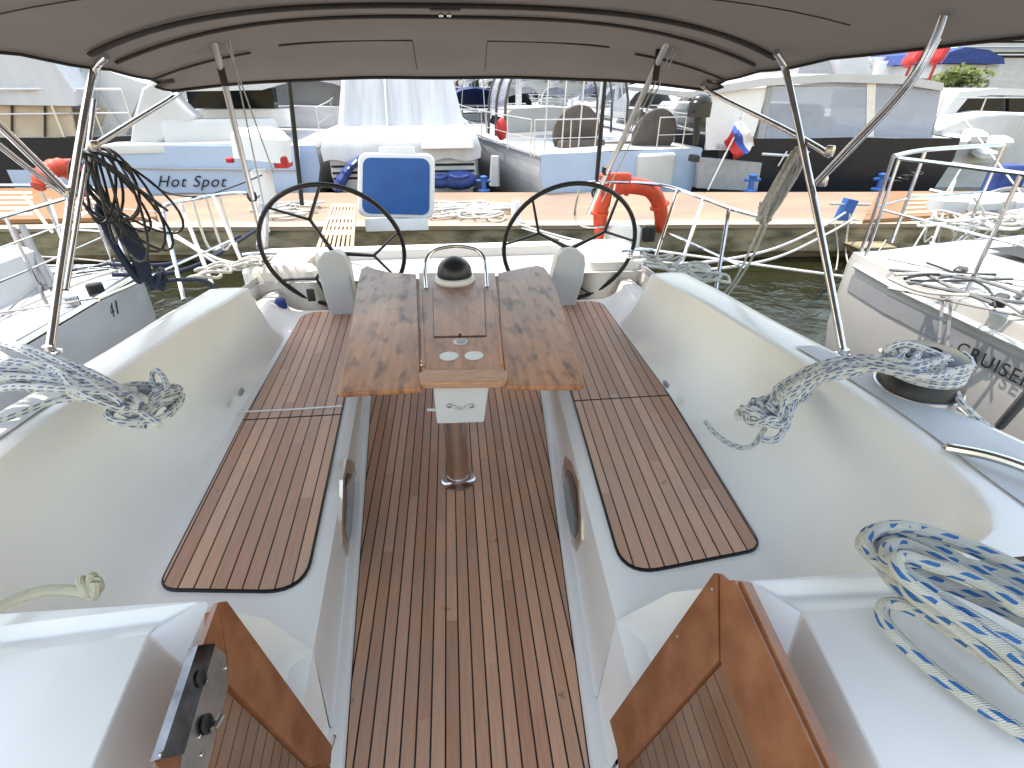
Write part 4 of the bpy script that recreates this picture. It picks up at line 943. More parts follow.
line([B3(262, 262, 3.9), B3(228, 268, 4.2), B3(180, 240, 5.2), B3(140, 222, 7.0)], .015, 'white line from our left cleat up to the left gangway')
line([B3(262, 264, 3.9), B3(215, 258, 4.4), B3(160, 225, 6.0), B3(142, 215, 7.4)], .013, 'second white line from our left cleat beside the first')
m = MB(); m.prism([PY(u, v, 7.25) for u, v in ((842, 242), (880, 241), (872, 250), (846, 250))], (0, -.35, .0)); tag(m.build('ledge', 'concrete', smooth=False), 'small concrete ledge sticking out of the pier face', 'ledge')
def stern_clutter():
    rnd = random.Random(5); m = MB()
    for k in range(9):
        u = rnd.uniform(655, 720); c = PZ(u, 262+(u-655)*.28+rnd.uniform(-3, 3), .72); m.tube(wob_loop(c, .09, .05, rnd.uniform(-.6, .2), c.z+.03*rnd.random(), k, n=18), .010, 7)
    tag(m.build('rope_pile', 'moor'), 'white rope heaped on our right quarter by the stern rail', 'rope')
    m = MB()
    for k in range(7):
        u = rnd.uniform(205, 262); c = PZ(u, 262+(262-u)*.25+rnd.uniform(-4, 3), .72); m.tube(wob_loop(c, .09, .05, rnd.uniform(.0, .8), c.z+.03*rnd.random(), k+20, n=18), .010, 7)
    tag(m.build('rope_pile', 'moor'), 'white rope heaped on our left quarter by the stern rail', 'rope')
stern_clutter()
# ================================================================== OTHER BOATS
class Fr:
    """a boat's own frame: origin = stern centre at the waterline, f = towards the bow, r = to the right when facing the bow"""
    def __init__(s, o, ang):
        s.o = V(o); s.f = V((sin(ang), cos(ang), 0)); s.r = V((cos(ang), -sin(ang), 0)); s.ang = ang
    def __call__(s, x, y, z): return s.o+s.r*x+s.f*y+V((0, 0, z))
    def rot(s): return Matrix.Rotation(-s.ang, 3, 'Z')
def hull(F, W, L, zs, zb, root, mt='hull', tr=None, blunt=.25, stripe=None, deckm='gelold'):
    st = [0, .02, .15, .3, .45, .6, .72, .82, .9, .96, 1.0]; secs = []; decks = []
    for t in st:
        w_ = W/2*(1-max(0, (t-.45)/.55)**(2.2)) * (.93+.07*min(1, t/.3)) ; w_ = max(w_, .03); z = lerp(zs, zb, t**1.6)
        y = t*L; rk = .10*L*max(0, (t-.6)/.4)
        secs.append([F(-w_, y, z), F(-w_*1.01, y-.1*rk, z*.72), F(-w_*.93, y-.5*rk, z*.28), F(-w_*.80, y-.8*rk, -.1), F(0, y-rk, -.35), F(w_*.80, y-.8*rk, -.1), F(w_*.93, y-.5*rk, z*.28), F(w_*1.01, y-.1*rk, z*.72), F(w_, y, z)])
        decks.append([F(-w_, y, z), F(0, y, z+.05), F(w_, y, z)])
    m = MB(); m.loft(secs); m.build('hull', mt, root, ang=40)
    m = MB(); m.poly([q+F.f*-.012 for q in secs[0]]); m.build('transom', tr or mt, root, smooth=False)
    m = MB(); m.loft([[p-V((0, 0, .03)) for p in d] for d in decks]); m.build('deck', deckm, root)
    for sg in (-1, 1):   # rubbing strake
        m = MB(); m.tube([(q[0] if sg < 0 else q[-1])-V((0, 0, .05)) for q in secs], .035, 6); m.build('rubbing_strake', 'greyp' if mt != 'navy' else 'alu', root)
    if stripe:
        for sg in (-1, 1):
            k = 0 if sg < 0 else 8; k1 = 1 if sg < 0 else 7
            m = MB(); m.loft([[lerp(q[k], q[k1], a)+F.r*sg*.012 for a in stripe[0:2]] for q in secs]); m.build('hull_stripe', stripe[2], root, smooth=False)
    return secs
def cabin(F, root, prof, mt='gelold', name='cabin', win=None, winm='glass', inset=.0):
    """prof: rows (y, half width at foot, z foot, half width at roof, z roof)"""
    m = MB(); m.loft([[F(-a, y, z0), F(-lerp(a, b, .8), y, lerp(z0, z1, .75)), F(-b*.9, y, z1), F(0, y, z1+.04), F(b*.9, y, z1), F(lerp(a, b, .8), y, lerp(z0, z1, .75)), F(a, y, z0)] for y, a, z0, b, z1 in prof], cap0=True, cap1=True)
    o = m.build(name, mt, root, ang=45)
    if win:
        for sg in (-1, 1):
            for (y0, y1, f0, f1) in win:
                def pt(y, f):
                    for (p, q) in zip(prof, prof[1:]):
                        if p[0] <= y <= q[0]:
                            t = (y-p[0])/(q[0]-p[0]); a, z0, b, z1 = (lerp(p[i], q[i], t) for i in (1, 2, 3, 4)); x = lerp(a, lerp(a, b, .8), f/.75); return F(sg*(x+.012), y, lerp(z0, z1, f))
                    return F(0, y, 0)
                m = MB(); m.loft([[pt(lerp(y0, y1, i/4), f0), pt(lerp(y0, y1, i/4), f1)] for i in range(5)]); m.build('side_window', winm, o, smooth=False)
    return o
def railing(F, root, pts, h, r=.014, mt='rail', mid=True):
    """stanchions and rails along deck points (x, y, z)"""
    P = [F(*p) for p in pts]; up = V((0, 0, h)); b = MB(); b.tube(spline([p+up for p in P], 4), r, 6); o = b.build('guard_rail', mt, root)
    if mid: m = MB(); m.tube([p+up*.5 for p in P], r*.55, 5); m.build('middle_wire', mt, o)
    for p in P: m = MB(); m.tube([p, p+up], r*.85, 6); m.build('stanchion', mt, o)
    return o
def mast(F, root, y, z, H, r=.09, mt='alu', boom=None, stays_=True, W=1.6, L=10):
    m = MB(); m.tube([F(0, y, z), F(0, y, z+H)], [r, r*.75], 8); o = m.build('mast', mt, root)
    for k in (.38, .66):
        m = MB(); m.tube([F(-.8*(1.2-k), y-.1, z+H*k), F(0, y, z+H*k+.04), F(.8*(1.2-k), y-.1, z+H*k)], .025, 5); m.build('spreader', mt, o)
    if stays_:
        for a in (F(-W, y, z), F(W, y, z), F(0, L, z), F(0, .1, z-.1)): m = MB(); m.tube([a, F(0, y, z+H*.98)], .012, 4); m.build('stay', 'greyp', o)
    if boom:
        m = MB(); m.tube([F(0, y, z+1.0), F(0, y-boom, z+1.1)], [.10, .08], 8); b = m.build('boom', mt, o)
        m = MB(); m.tube(spline([F(0, y-.1, z+1.22), F(0, y-boom*.3, z+1.28), F(0, y-boom*.7, z+1.24), F(0, y-boom, z+1.18)], 4), [.06, .10, .13, .15, .16, .17, .17, .16, .15, .14, .13, .12, .10][:13], 8, flat=.7); m.build('sail_cover', 'bluecover' if boom > 3.4 else 'greyp', b)
    return o
# ---- covered white boat, centre
def covered():
    y = 11.3; L_, R_ = PY(329, 185, y), PY(481, 185, y); W = (R_-L_).length; cx = (L_.x+R_.x)/2
    F = Fr((cx, y, WL), radians(-1.5)); t = thing('covered_motor_boat', 'motor boat wrapped in a tall white tarpaulin, moored stern-to behind the blue panel', 'motor boat', F.o)
    hull(F, W, 9, 1.13, 1.5, t, 'hull', stripe=(.25, .5, 'navy'))
    for z in (.98, .86, .76):
        m = MB(); m.tube([F(-W*.46, -.03, z), F(W*.46, -.03, z)], .022, 6); m.build('dark_stripe', 'navy', t)
    m = MB(); secs = []
    for z, hw, y0, y1 in ((1.08, .50, -.12, 8.2), (1.30, .505, -.14, 8.2), (1.62, .47, .02, 8.0), (1.66, .41, .45, 7.8), (2.6, .345, .70, 7.0), (3.4, .29, 1.0, 5.6), (3.7, .25, 1.3, 5.0)):
        q = []
        N = 20
        for i in range(N+1): k = -1+2*i/N; q.append(F(hw*W*k, y0+.035*sin(i*2.4+z)*(z > 1.64)+.02*sin(i*5), z+.04*sin(i*1.3)*(z < 1.2)))
        for i in range(1, 9): q.append(F(hw*W, lerp(y0, y1, i/8), z))
        for i in range(1, N): k = 1-2*i/N; q.append(F(hw*W*k*.5, y1, z))
        for i in range(8, 0, -1): q.append(F(-hw*W, lerp(y0, y1, i/8), z))
        secs.append(q)
    m.loft(secs, close=True, cap1=True); m.build('tarpaulin', 'tarp', t, ang=60)
    m = MB(); m.tube([F(-.28, .40, 1.66), F(-.25, .66, 2.6), F(-.2, .93, 3.4)], .02, 5); m.build('tarp_seam', 'white', t)
    m = MB(); m.rbox(F(W*.29, -.22, 1.48), (W*.33, .30, .34), .05, F.rot()); m.build('stern_box', 'white', t)
    for u in (-.30, .30): m = MB(); m.rbox(F(u*W*.62, .95, 3.1), (.18, .06, .05), .02); m.build('grommet_flap', 'greyp', t)
    t2 = thing('blue_cover', 'crumpled blue and white striped cover hanging at the left of the covered boat', 'cover', PY(345, 185, 11.1))
    m = MB(); P = [PY(u, v, 11.1) for u, v in ((362, 158), (352, 165), (344, 176), (337, 189))]; m.tube(spline(P, 5), [.07+.05*sin(i) ** 2+.01*i for i in range(16)], 10, flat=.5); m.build('cloth', 'bluecover', t2)
    m = MB(); P = [PY(u, v, 11.0) for u, v in ((357, 160), (347, 170), (340, 182))]; m.tube(spline(P, 5), .045, 8, flat=.5); m.build('white_stripe', 'white', t2)
    for u, v, rr, lb in ((459, 180, .34, 'round blue fender in a cloth cover at the right of the covered boat'), (440, 181, .26, 'smaller blue fender beside the blue panel, partly hidden')):
        c = PY(u, v, 11.0); m = MB(); m.ball(c, (rr*1.1, rr*.7, rr*.55), 18, 10); m.tube(wob_loop(c+V((0, -rr*.6, 0)), rr*.5, .05, 0, c.z+.1, 4), .03, 6); tag(m.build('round_fender', 'bluecover'), lb, 'fender')
covered()
# ---- sailing boat with round brown wheel covers
def right_sail():
    y = 10.75; L_, R_ = PY(528, 188, y), PY(712, 188, y); W = (R_-L_).length; cx = (L_.x+R_.x)/2
    F = Fr((cx, y, WL), radians(-13)); t = thing('moored_sailing_boat', 'white sailing boat with two round brown wheel covers and a sprayhood, stern to the pier', 'sailing boat', F.o)
    hull(F, W, 11.5, 1.25, 1.7, t, 'hull', tr='bluegrey', stripe=(.15, .3, 'greyp'))
    P = lambda u, v, d=0: PY(u, v, y+d)
    # pale stern lockers with the walk-through between
    for (u0, v0, u1, v1) in ((540, 154, 598, 180), (634, 154, 673, 186)):
        a, b = P(u0, v0), P(u1, v1); m = MB(); m.rbox(((a.x+b.x)/2, y+.45, (a.z+b.z)/2), (abs(b.x-a.x), .8, abs(a.z-b.z)), .10, F.rot()); m.build('stern_locker', 'gelold', t)
    for (u, v, r) in ((577, 133, .52), (655, 136, .52)):
        c = P(u, v, .9); n = F.f+V((0, 0, .25)); m = MB(); m.lathe(c, ((r*.9, 0), (r, .03), (r, .08), (r*.9, .12)), 30, n); m.build('wheel_cover', 'browncanvas', t)
    for (u0, v0, u1, v1, d) in ((557, 140, 604, 156, .8), (596, 142, 634, 168, 1.3)):
        a, b = P(u0, v0, d), P(u1, v1, d); m = MB(); m.rbox(((a.x+b.x)/2, y+d, (a.z+b.z)/2), (abs(b.x-a.x), .25, abs(a.z-b.z)), .06, F.rot()); m.build('covered_seat', 'browncanvas', t)
    # sprayhood: brown hoops with clear windows
    c = P(575, 110, 3.0)
    def hood(y0, y1, z0, z1, w0, w1, mt, nm, k0=0, k1=1, n=12, e=0):
        m = MB(); secs = []
        for j in range(5):
            s_ = j/4; yy = lerp(y0, y1, s_); ww = lerp(w0, w1, s_); zt = lerp(z0, z1, s_**.7)
            secs.append([F(ww*cos(pi*lerp(k0, k1, i/n))*(1+e)-.25, yy, 1.35+(zt-1.35)*abs(sin(pi*lerp(k0, k1, i/n)))**.55*(1+e)) for i in range(n+1)])
        m.loft(secs); return m.build(nm, mt, t, ang=60)
    hood(3.6, 4.5, 3.05, 2.2, 1.42, 1.15, 'clear', 'clear_window', .10, .90)
    hood(2.2, 3.6, 3.1, 3.08, 1.5, 1.44, 'browncanvas', 'sprayhood_top', .30, .70)
    hood(2.2, 3.6, 3.1, 3.08, 1.5, 1.44, 'clear', 'clear_window', .03, .30); hood(2.2, 3.6, 3.1, 3.08, 1.5, 1.44, 'clear', 'clear_window', .70, .97)
    for yy, zt, ww in ((2.2, 3.1, 1.5), (2.9, 3.1, 1.48), (3.6, 3.07, 1.44)):
        m = MB(); m.tube([F(ww*cos(pi*i/16)*1.01-.25, yy, 1.35+(zt-1.35)*abs(sin(pi*i/16))**.55*1.01) for i in range(17)], .045, 6, flat=.6); m.build('hood_hoop', 'browncanvas', t)
    cabin(F, t, [(4.0, 1.35, 1.3, 1.05, 1.85), (5.5, 1.2, 1.35, .95, 1.85), (8.4, .7, 1.45, .45, 1.65)], win=((4.4, 5.4, .3, .65), (5.8, 7.2, .3, .65)))
    mast(F, t, 6.2, 1.8, 14, boom=4.0, W=1.7, L=11)
    railing(F, t, [(-1.95, 0.1, 1.2), (-2.0, 1.3, 1.22), (-2.05, 3, 1.25), (-2.0, 5, 1.3), (-1.8, 7, 1.4), (-1.1, 9.5, 1.55)], .62)
    railing(F, t, [(1.95, 0.1, 1.2), (2.0, 1.3, 1.22), (2.05, 3, 1.25), (2.0, 5, 1.3), (1.7, 7, 1.4)], .62)
    railing(F, t, [(-1.9, .05, 1.2), (-1.2, 0, 1.2), (-.55, 0, 1.2)], .62); railing(F, t, [(.7, 0, 1.2), (1.3, 0, 1.2), (1.9, .05, 1.2)], .62)
    for k in range(4): m = MB(); m.tube([F(-1.7+.35*k, .05, 1.3), F(-1.6+.35*k, .1, 3.4)], .014, 5); m.build('upright_line', 'rail', t)
    m = MB(); m.ball(F(-1.9, 2.0, 1.55), (.12, .12, .22), 12, 8); m.build('hull_fender', 'red', t)
    for k in range(4): m = MB(); m.tube([F(-2.12, 1.8+1.7*k, 1.05), F(-2.14, 1.8+1.7*k, .45)], [.09, .12], 10); m.build('hull_fender', 'white', t)
    # small black outboard clamped to the stern rail
    o = thing('outboard_motor', 'small black outboard motor clamped on the stern rail beside the round cover', 'outboard motor', P(697, 160, -.1))
    a = P(699, 113, -.1); m = MB(); m.rbox(a+V((0, 0, .08)), (.40, .30, .30), .1); m.ball(a+V((0, 0, .20)), (.20, .16, .12), 12, 8); m.build('cowling', 'blackgloss', o)
    m = MB(); m.tube([a, P(695, 145, -.1)], [.08, .06], 8); m.build('shaft', 'black', o); m = MB(); m.rbox(P(694, 158, -.1), (.14, .30, .12), .05); m.build('gearcase', 'black', o)
    m = MB(); m.tube([a+V((-.1, 0, .02)), a+V((-.26, -.25, .05))], .025, 7); m.build('tiller_handle', 'black', o)
right_sail()
# ---- dark motor yacht with clear enclosure
def navy_yacht():
    y = 10.9; L_, R_ = PY(705, 186, y), PY(995, 186, y); W = 5.0; cx = PY(835, 186, y).x
    F = Fr((cx, y, WL), radians(5)); t = thing('dark_motor_yacht', 'dark-hulled motor yacht with milky clear side curtains under a white hardtop', 'motor yacht', F.o)
    hull(F, W, 13, 1.42, 2.0, t, 'navy', deckm='greyp')
    P = lambda u, v, d=0: PY(u, v, y+d)
    # cockpit coaming, grey stern bulwark
    m = MB(); m.prism([P(700, 158), P(762, 163), P(757, 191), P(697, 188)], (0, .25, 0)); m.build('stern_bulwark', 'greyp', t, smooth=False)
    m = MB(); m.prism([P(716, 143, .3), P(790, 146, .3), P(790, 152, .3), P(716, 149, .3)], (0, .5, 0)); m.build('wooden_capping', 'lightwood', t, smooth=False)
    m = MB(); m.prism([P(718, 150, .32), P(790, 153, .32), P(790, 163, .32), P(718, 160, .32)], (0, .4, 0)); m.build('cockpit_shadow_panel', 'dark', t, smooth=False)  # solid dark block painting the shadow inside the cockpit
    # hardtop
    top = [P(690, 92, .2), P(720, 85, .2), P(765, 78, .2), P(830, 74, .2), P(900, 75, .2), P(944, 83, .2), P(943, 91, .2), P(900, 84, .2), P(830, 82, .2), P(765, 86, .2), P(720, 93, .2), P(692, 98, .2)]
    m = MB(); m.prism(top, (0.3, 5.2, .1)); m.build('hardtop', 'gelold', t, ang=30)
    # clear side curtains
    def curtain(pts, nm='clear_curtain', mt='clear', d=.28): m = MB(); m.prism([P(u, v, d) for u, v in pts], (0, .012, 0)); return m.build(nm, mt, t, smooth=False)
    curtain([(772, 86), (868, 82), (866, 158), (764, 152)]); curtain([(876, 82), (941, 90), (926, 158), (873, 158)])
    m = MB(); m.prism([P(867, 82, .27), P(876, 82, .27), P(873, 158, .27), P(866, 158, .27)], (0, .03, 0)); m.build('curtain_zip', 'alu', t, smooth=False)
    # white side screen on the left
    m = MB(); m.prism([P(706, 150, .3), P(707, 97, .3), P(722, 92, .3), P(768, 87, .3), P(756, 130, .3), P(748, 150, .3)], (0, .03, 0)); m.build('white_screen', 'white', t, smooth=False)
    m = MB(); m.prism([P(755, 150, .27), P(768, 86, .27), P(773, 86, .27), P(763, 152, .27)], (0, .04, 0)); m.build('screen_edge', 'greyp', t, smooth=False)
    # side of the enclosure running forward and saloon
    for u, v0, v1 in ((941, 90, 158),):
        a, b = P(u, v0, .28), P(u-13, v1, .28); m = MB(); m.prism([a, b, b+F.f*4, a+F.f*4], (.012, 0, 0)); m.build('clear_curtain', 'clear', t, smooth=False)
    a, b = P(800, 158, 3.6), P(925, 158, 3.6); m = MB(); m.rbox((cx+.2, y+5.5, a.z+.5), (3.8, 3.4, 1.6), .3, F.rot()); m.build('saloon', 'gelold', t)
    m = MB(); m.rbox((cx+.3, y+3.0, a.z+.55), (2.6, .3, 1.0), .2, F.rot()); m.build('seat_bench', 'white', t)
    # rail and cleats along the dark gunwale
    m = MB(); m.tube([P(762, 154, .1), P(860, 160, .1), P(930, 160, .1), P(1000, 170, .3)], .03, 6); m.build('toe_rail', 'alu', t)
    for k in range(7): a = P(778+22*k, 166-.2*k, .05); m = MB(); m.tube([a, a+V((.12, 0, .28))], .016, 5); m.build('fitting', 'alu', t)
    m = MB()
    for k in range(4): m.tube(wob_loop(P(895+6*k, 181, -.4), .12, .1, 0, P(895, 181, -.4).z+.05*k, k), .02, 6)
    tag(m.build('hawser', 'black'), 'dark hawser coiled on the pier edge beside the dark yacht', 'rope')
    fl = thing('ensign', 'faded red, blue and white flag on a slanted staff at the dark yacht stern', 'flag', P(712, 176, -.15))
    m = MB(); m.tube([P(708, 190, -.15), P(748, 108, -.15)], .018, 6); m.build('staff', 'alu', fl)
    g = MB(); N, K = 12, 6; a, b, c, d = P(741, 118, -.15), P(755, 145, -.15), P(736, 158, -.15), P(724, 140, -.15)
    a, b, c, d = P(742, 116, -.15), P(756, 146, -.15), P(735, 160, -.15), P(724, 140, -.15)
    vs = []; fs = []; uv = []
    for i in range(N+1):
        for j in range(K+1):
            p = lerp(lerp(a, d, i/N), lerp(b, c, i/N), j/K); vs.append(p+V((0, .07*sin(j*1.3+i*.5), .02*sin(i))))
    for i in range(N):
        for j in range(K):
            q = i*(K+1)+j; fs.append((q, q+K+1, q+K+2, q+1)); f = lambda i_, j_: (j_/K, 1-i_/N)
            uv.append([f(i, j), f(i+1, j), f(i+1, j+1), f(i, j+1)])
    g.add(vs, fs, uv); g.build('cloth', 'flag', fl)
navy_yacht()
# ---- motor boat whose transom colour carries bluish shade and its neighbour
def hot_boat():
    y = 11.2; W = 4.4; cx = PY(212, 186, y).x
    F = Fr((cx, y, WL), radians(-6)); t = thing('motor_boat', 'white motor boat with a transom coloured blue-grey for shade, name in script and swept arch', 'motor boat', F.o)
    P = lambda u, v, d=0: PY(u, v, y+d)
    hull(F, W, 10, 1.35, 1.8, t, 'hull', tr='bluegrey')
    m = MB(); m.prism([P(124, 150, -.1), P(136, 146, -.1), P(300, 146, -.1), P(300, 193, -.1), P(122, 193, -.1)], (0, .09, 0)); tr = m.build('swim_transom', 'bluegrey', t, smooth=False)
    text_obj('Hot Spot', 'boat_name', P(190, 182, -.13), P(230, 182, -.13)-P(180, 182, -.13), (0, 0, 1), .29, 'navy', tr, shear=.5, spacing=1.15)
    m = MB(); m.tube([P(126, 168, -.14), P(300, 170, -.14)], .02, 6); m.build('transom_groove', 'greyp', tr)
    # rounded cockpit back rest
    m = MB(); m.rbox(P(222, 130, .7)+V((0, 0, 0)), (2.1, .5, .40), .15, F.rot()); m.build('seat_back', 'gelold', t)
    m = MB(); m.rbox(P(200, 146, .35), (3.2, .8, .14), .08, F.rot()); m.build('aft_coaming', 'gelold', t)
    m = MB(); m.prism([P(146, 128, .5), P(168, 128, .5), P(171, 141, .5), P(149, 142, .5)], (0, .06, 0)); m.build('vent_grille', 'dark', t, smooth=False)
    # swept arch
    for d in (.4,): 
        m = MB(); m.prism([P(128, 152, d), P(132, 118, d), P(141, 88, d), P(158, 76, d), P(168, 92, d), P(184, 108, d), P(196, 118, d), P(172, 136, d), P(150, 150, d)], (.05, .35, 0)); o = m.build('arch', 'gelold', t, ang=30)
        bv = o.modifiers.new('bevel', 'BEVEL'); bv.width = .06; bv.segments = 3; bv.limit_method = 'ANGLE'
    m = MB(); m.prism([P(150, 78, .6), P(262, 84, .6), P(262, 90, .6), P(152, 92, .6)], (0, 3.0, .2)); m.build('hardtop', 'gelold', t, smooth=False)
    m = MB(); m.prism([P(186, 90, 2.6), P(272, 88, 2.6), P(276, 118, 2.6), P(190, 118, 2.6)], (0, .3, 0)); m.build('interior_shade_panel', 'glass', t, smooth=False)  # dark sheet painting the shaded interior under the hardtop
    m = MB(); m.rbox(P(230, 118, 2.3), (2.6, .6, .35), .1, F.rot()); m.build('dashboard', 'white', t)
    railing(F, t, [(-2.0, 1.0, 1.35), (-2.15, 3, 1.45), (-2.1, 5, 1.55), (-1.6, 7.5, 1.7)], .6)
    railing(F, t, [(2.0, 1.5, 1.35), (2.15, 3.5, 1.45), (2.1, 5, 1.55), (1.6, 7.5, 1.7)], .6)
    # white outboard on the rail in front
    o = thing('outboard_motor', 'white and grey outboard motor with a red flash, hung on our left stern rail', 'outboard motor', PY(262, 190, 4.9)); Y = 4.9
    m = MB(); m.rbox(PY(262, 145, Y), (.44, .26, .22), .09, Matrix.Rotation(.12, 3, 'Y')); m.ball(PY(262, 136, Y), (.20, .13, .07), 14, 8); m.build('cowling', 'white', o)
    m = MB(); m.rbox(PY(263, 154, Y), (.38, .25, .07), .06); m.build('lower_cowl', 'greyp', o)
    m = MB(); m.rbox(PY(283, 161, Y-.02), (.11, .20, .09), .02); m.build('red_patch', 'red', o); m = MB(); m.rbox(PY(230, 160, Y), (.06, .06, .04), .02); m.build('red_handle', 'red', o)
    m = MB(); m.rbox(PY(264, 188, Y), (.16, .14, .30), .05); m.build('leg', 'white', o)
    m = MB(); m.tube([PY(264, 205, Y), PY(262, 248, Y-.6)], .045, 8); m.build('shaft', 'greyp', o)
hot_boat()
def bow_cruiser():
    y = 15; F = Fr((PY(285, 150, y).x+.3, y, WL), radians(-4)); t = thing('motor_cruiser', 'white motor cruiser with curved guard rails seen between the shade-tinted transom and the covered boat', 'motor cruiser', F.o)
    hull(F, 3.9, 11, 1.9, 2.3, t, 'hull', stripe=(.1, .25, 'navy'))
    cabin(F, t, [(1.5, 1.5, 1.8, 1.2, 2.6), (4, 1.45, 1.9, 1.1, 2.7), (8, .8, 2.2, .4, 2.4)], win=((1.8, 3.6, .3, .7),))
    m = MB(); m.loft([[F(1.5*cos(pi*i/12), yy, 2.0+zz*abs(sin(pi*i/12))**.6) for i in range(13)] for yy, zz in ((.6, .5), (1.5, 1.35), (3.2, 1.2), (4.2, .5))]); m.build('canopy', 'grey', t, ang=60)
    railing(F, t, [(-1.85, .5, 1.85), (-1.9, 2, 1.88), (-1.95, 3.5, 1.9), (-1.9, 5, 2.0), (-1.7, 7, 2.1), (-1.2, 9, 2.2)], .7, .02)
    railing(F, t, [(1.85, .5, 1.85), (1.9, 2, 1.88), (1.95, 3.5, 1.9), (1.9, 5, 2.0), (1.7, 7, 2.1), (1.2, 9, 2.2)], .7, .02)
    for k in range(3): m = MB(); m.tube([F(2.02, 1+2*k, 1.5), F(2.02, 1+2*k, .8)], .12, 10); m.build('hull_fender', 'dark', t)
bow_cruiser()
def left_big():
    y = 11.6; W = 5.2; cx = PY(10, 186, y).x
    F = Fr((cx, y, WL), radians(-10)); t = thing('flybridge_yacht', 'large motor yacht with beige canvas and a white cover, far left behind the pier', 'motor yacht', F.o)
    P = lambda u, v, d=0: PY(u, v, y+d)
    hull(F, W, 14, 1.5, 2.3, t, 'navy')
    m = MB(); m.prism([P(-80, 168), P(112, 172), P(118, 193), P(-80, 193)], (0, .3, 0)); m.build('blue_platform', 'bluegrey', t, smooth=False)
    m = MB(); m.prism([P(-90, 103, .3), P(70, 106, .3), P(76, 136, .3), P(-90, 138, .3)], (0, .04, 0)); m.build('canvas_enclosure', 'beigecanvas', t, smooth=False)
    for u in (-40, 12, 45): m = MB(); m.tube([P(u, 103, .27), P(u, 138, .27)], .02, 5); m.build('canvas_zip', 'trim', t)
    m = MB(); m.prism([P(-120, 40, .2), P(20, 52, .2), P(52, 60, .2), P(74, 92, .2), P(76, 106, .2), P(-120, 103, .2)], (0, 4, .3)); m.build('white_cover', 'tarp', t, smooth=False)
    # superstructure side, pale and angled, between the cover and the arch
    m = MB(); m.prism([P(60, 66, .9), P(100, 68, .9), P(146, 84, .9), P(130, 118, .9), P(124, 150, .9), P(80, 152, .9), P(70, 110, .9)], (0, 2.5, .1)); o = m.build('superstructure', 'gelold', t, smooth=False)
    m = MB(); m.prism([P(62, 112, .86), P(106, 108, .86), P(100, 128, .86), P(66, 140, .86)], (0, .03, 0)); m.build('beige_panel', 'beigecanvas', t, smooth=False)
    for a, b in (((100, 70), (98, 105)), ((84, 64), (130, 140)), ((80, 64), (82, 84))): m = MB(); m.tube([P(*a, .8), P(*b, .8)], .014, 5); m.build('stay_wire', 'greyp', t)
    m = MB(); m.prism([P(-80, 138, .5), P(100, 138, .5), P(100, 160, .5), P(-80, 160, .5)], (0, .3, 0)); m.build('cockpit_shade_panel', 'dark', t, smooth=False)  # solid dark slab painting the shade of the cockpit opening
    railing(F, t, [(-2.4, .1, 1.5), (-1.2, .02, 1.5), (0, 0, 1.5), (1.2, .02, 1.5), (2.4, .1, 1.5)], .8, .025)
left_big()
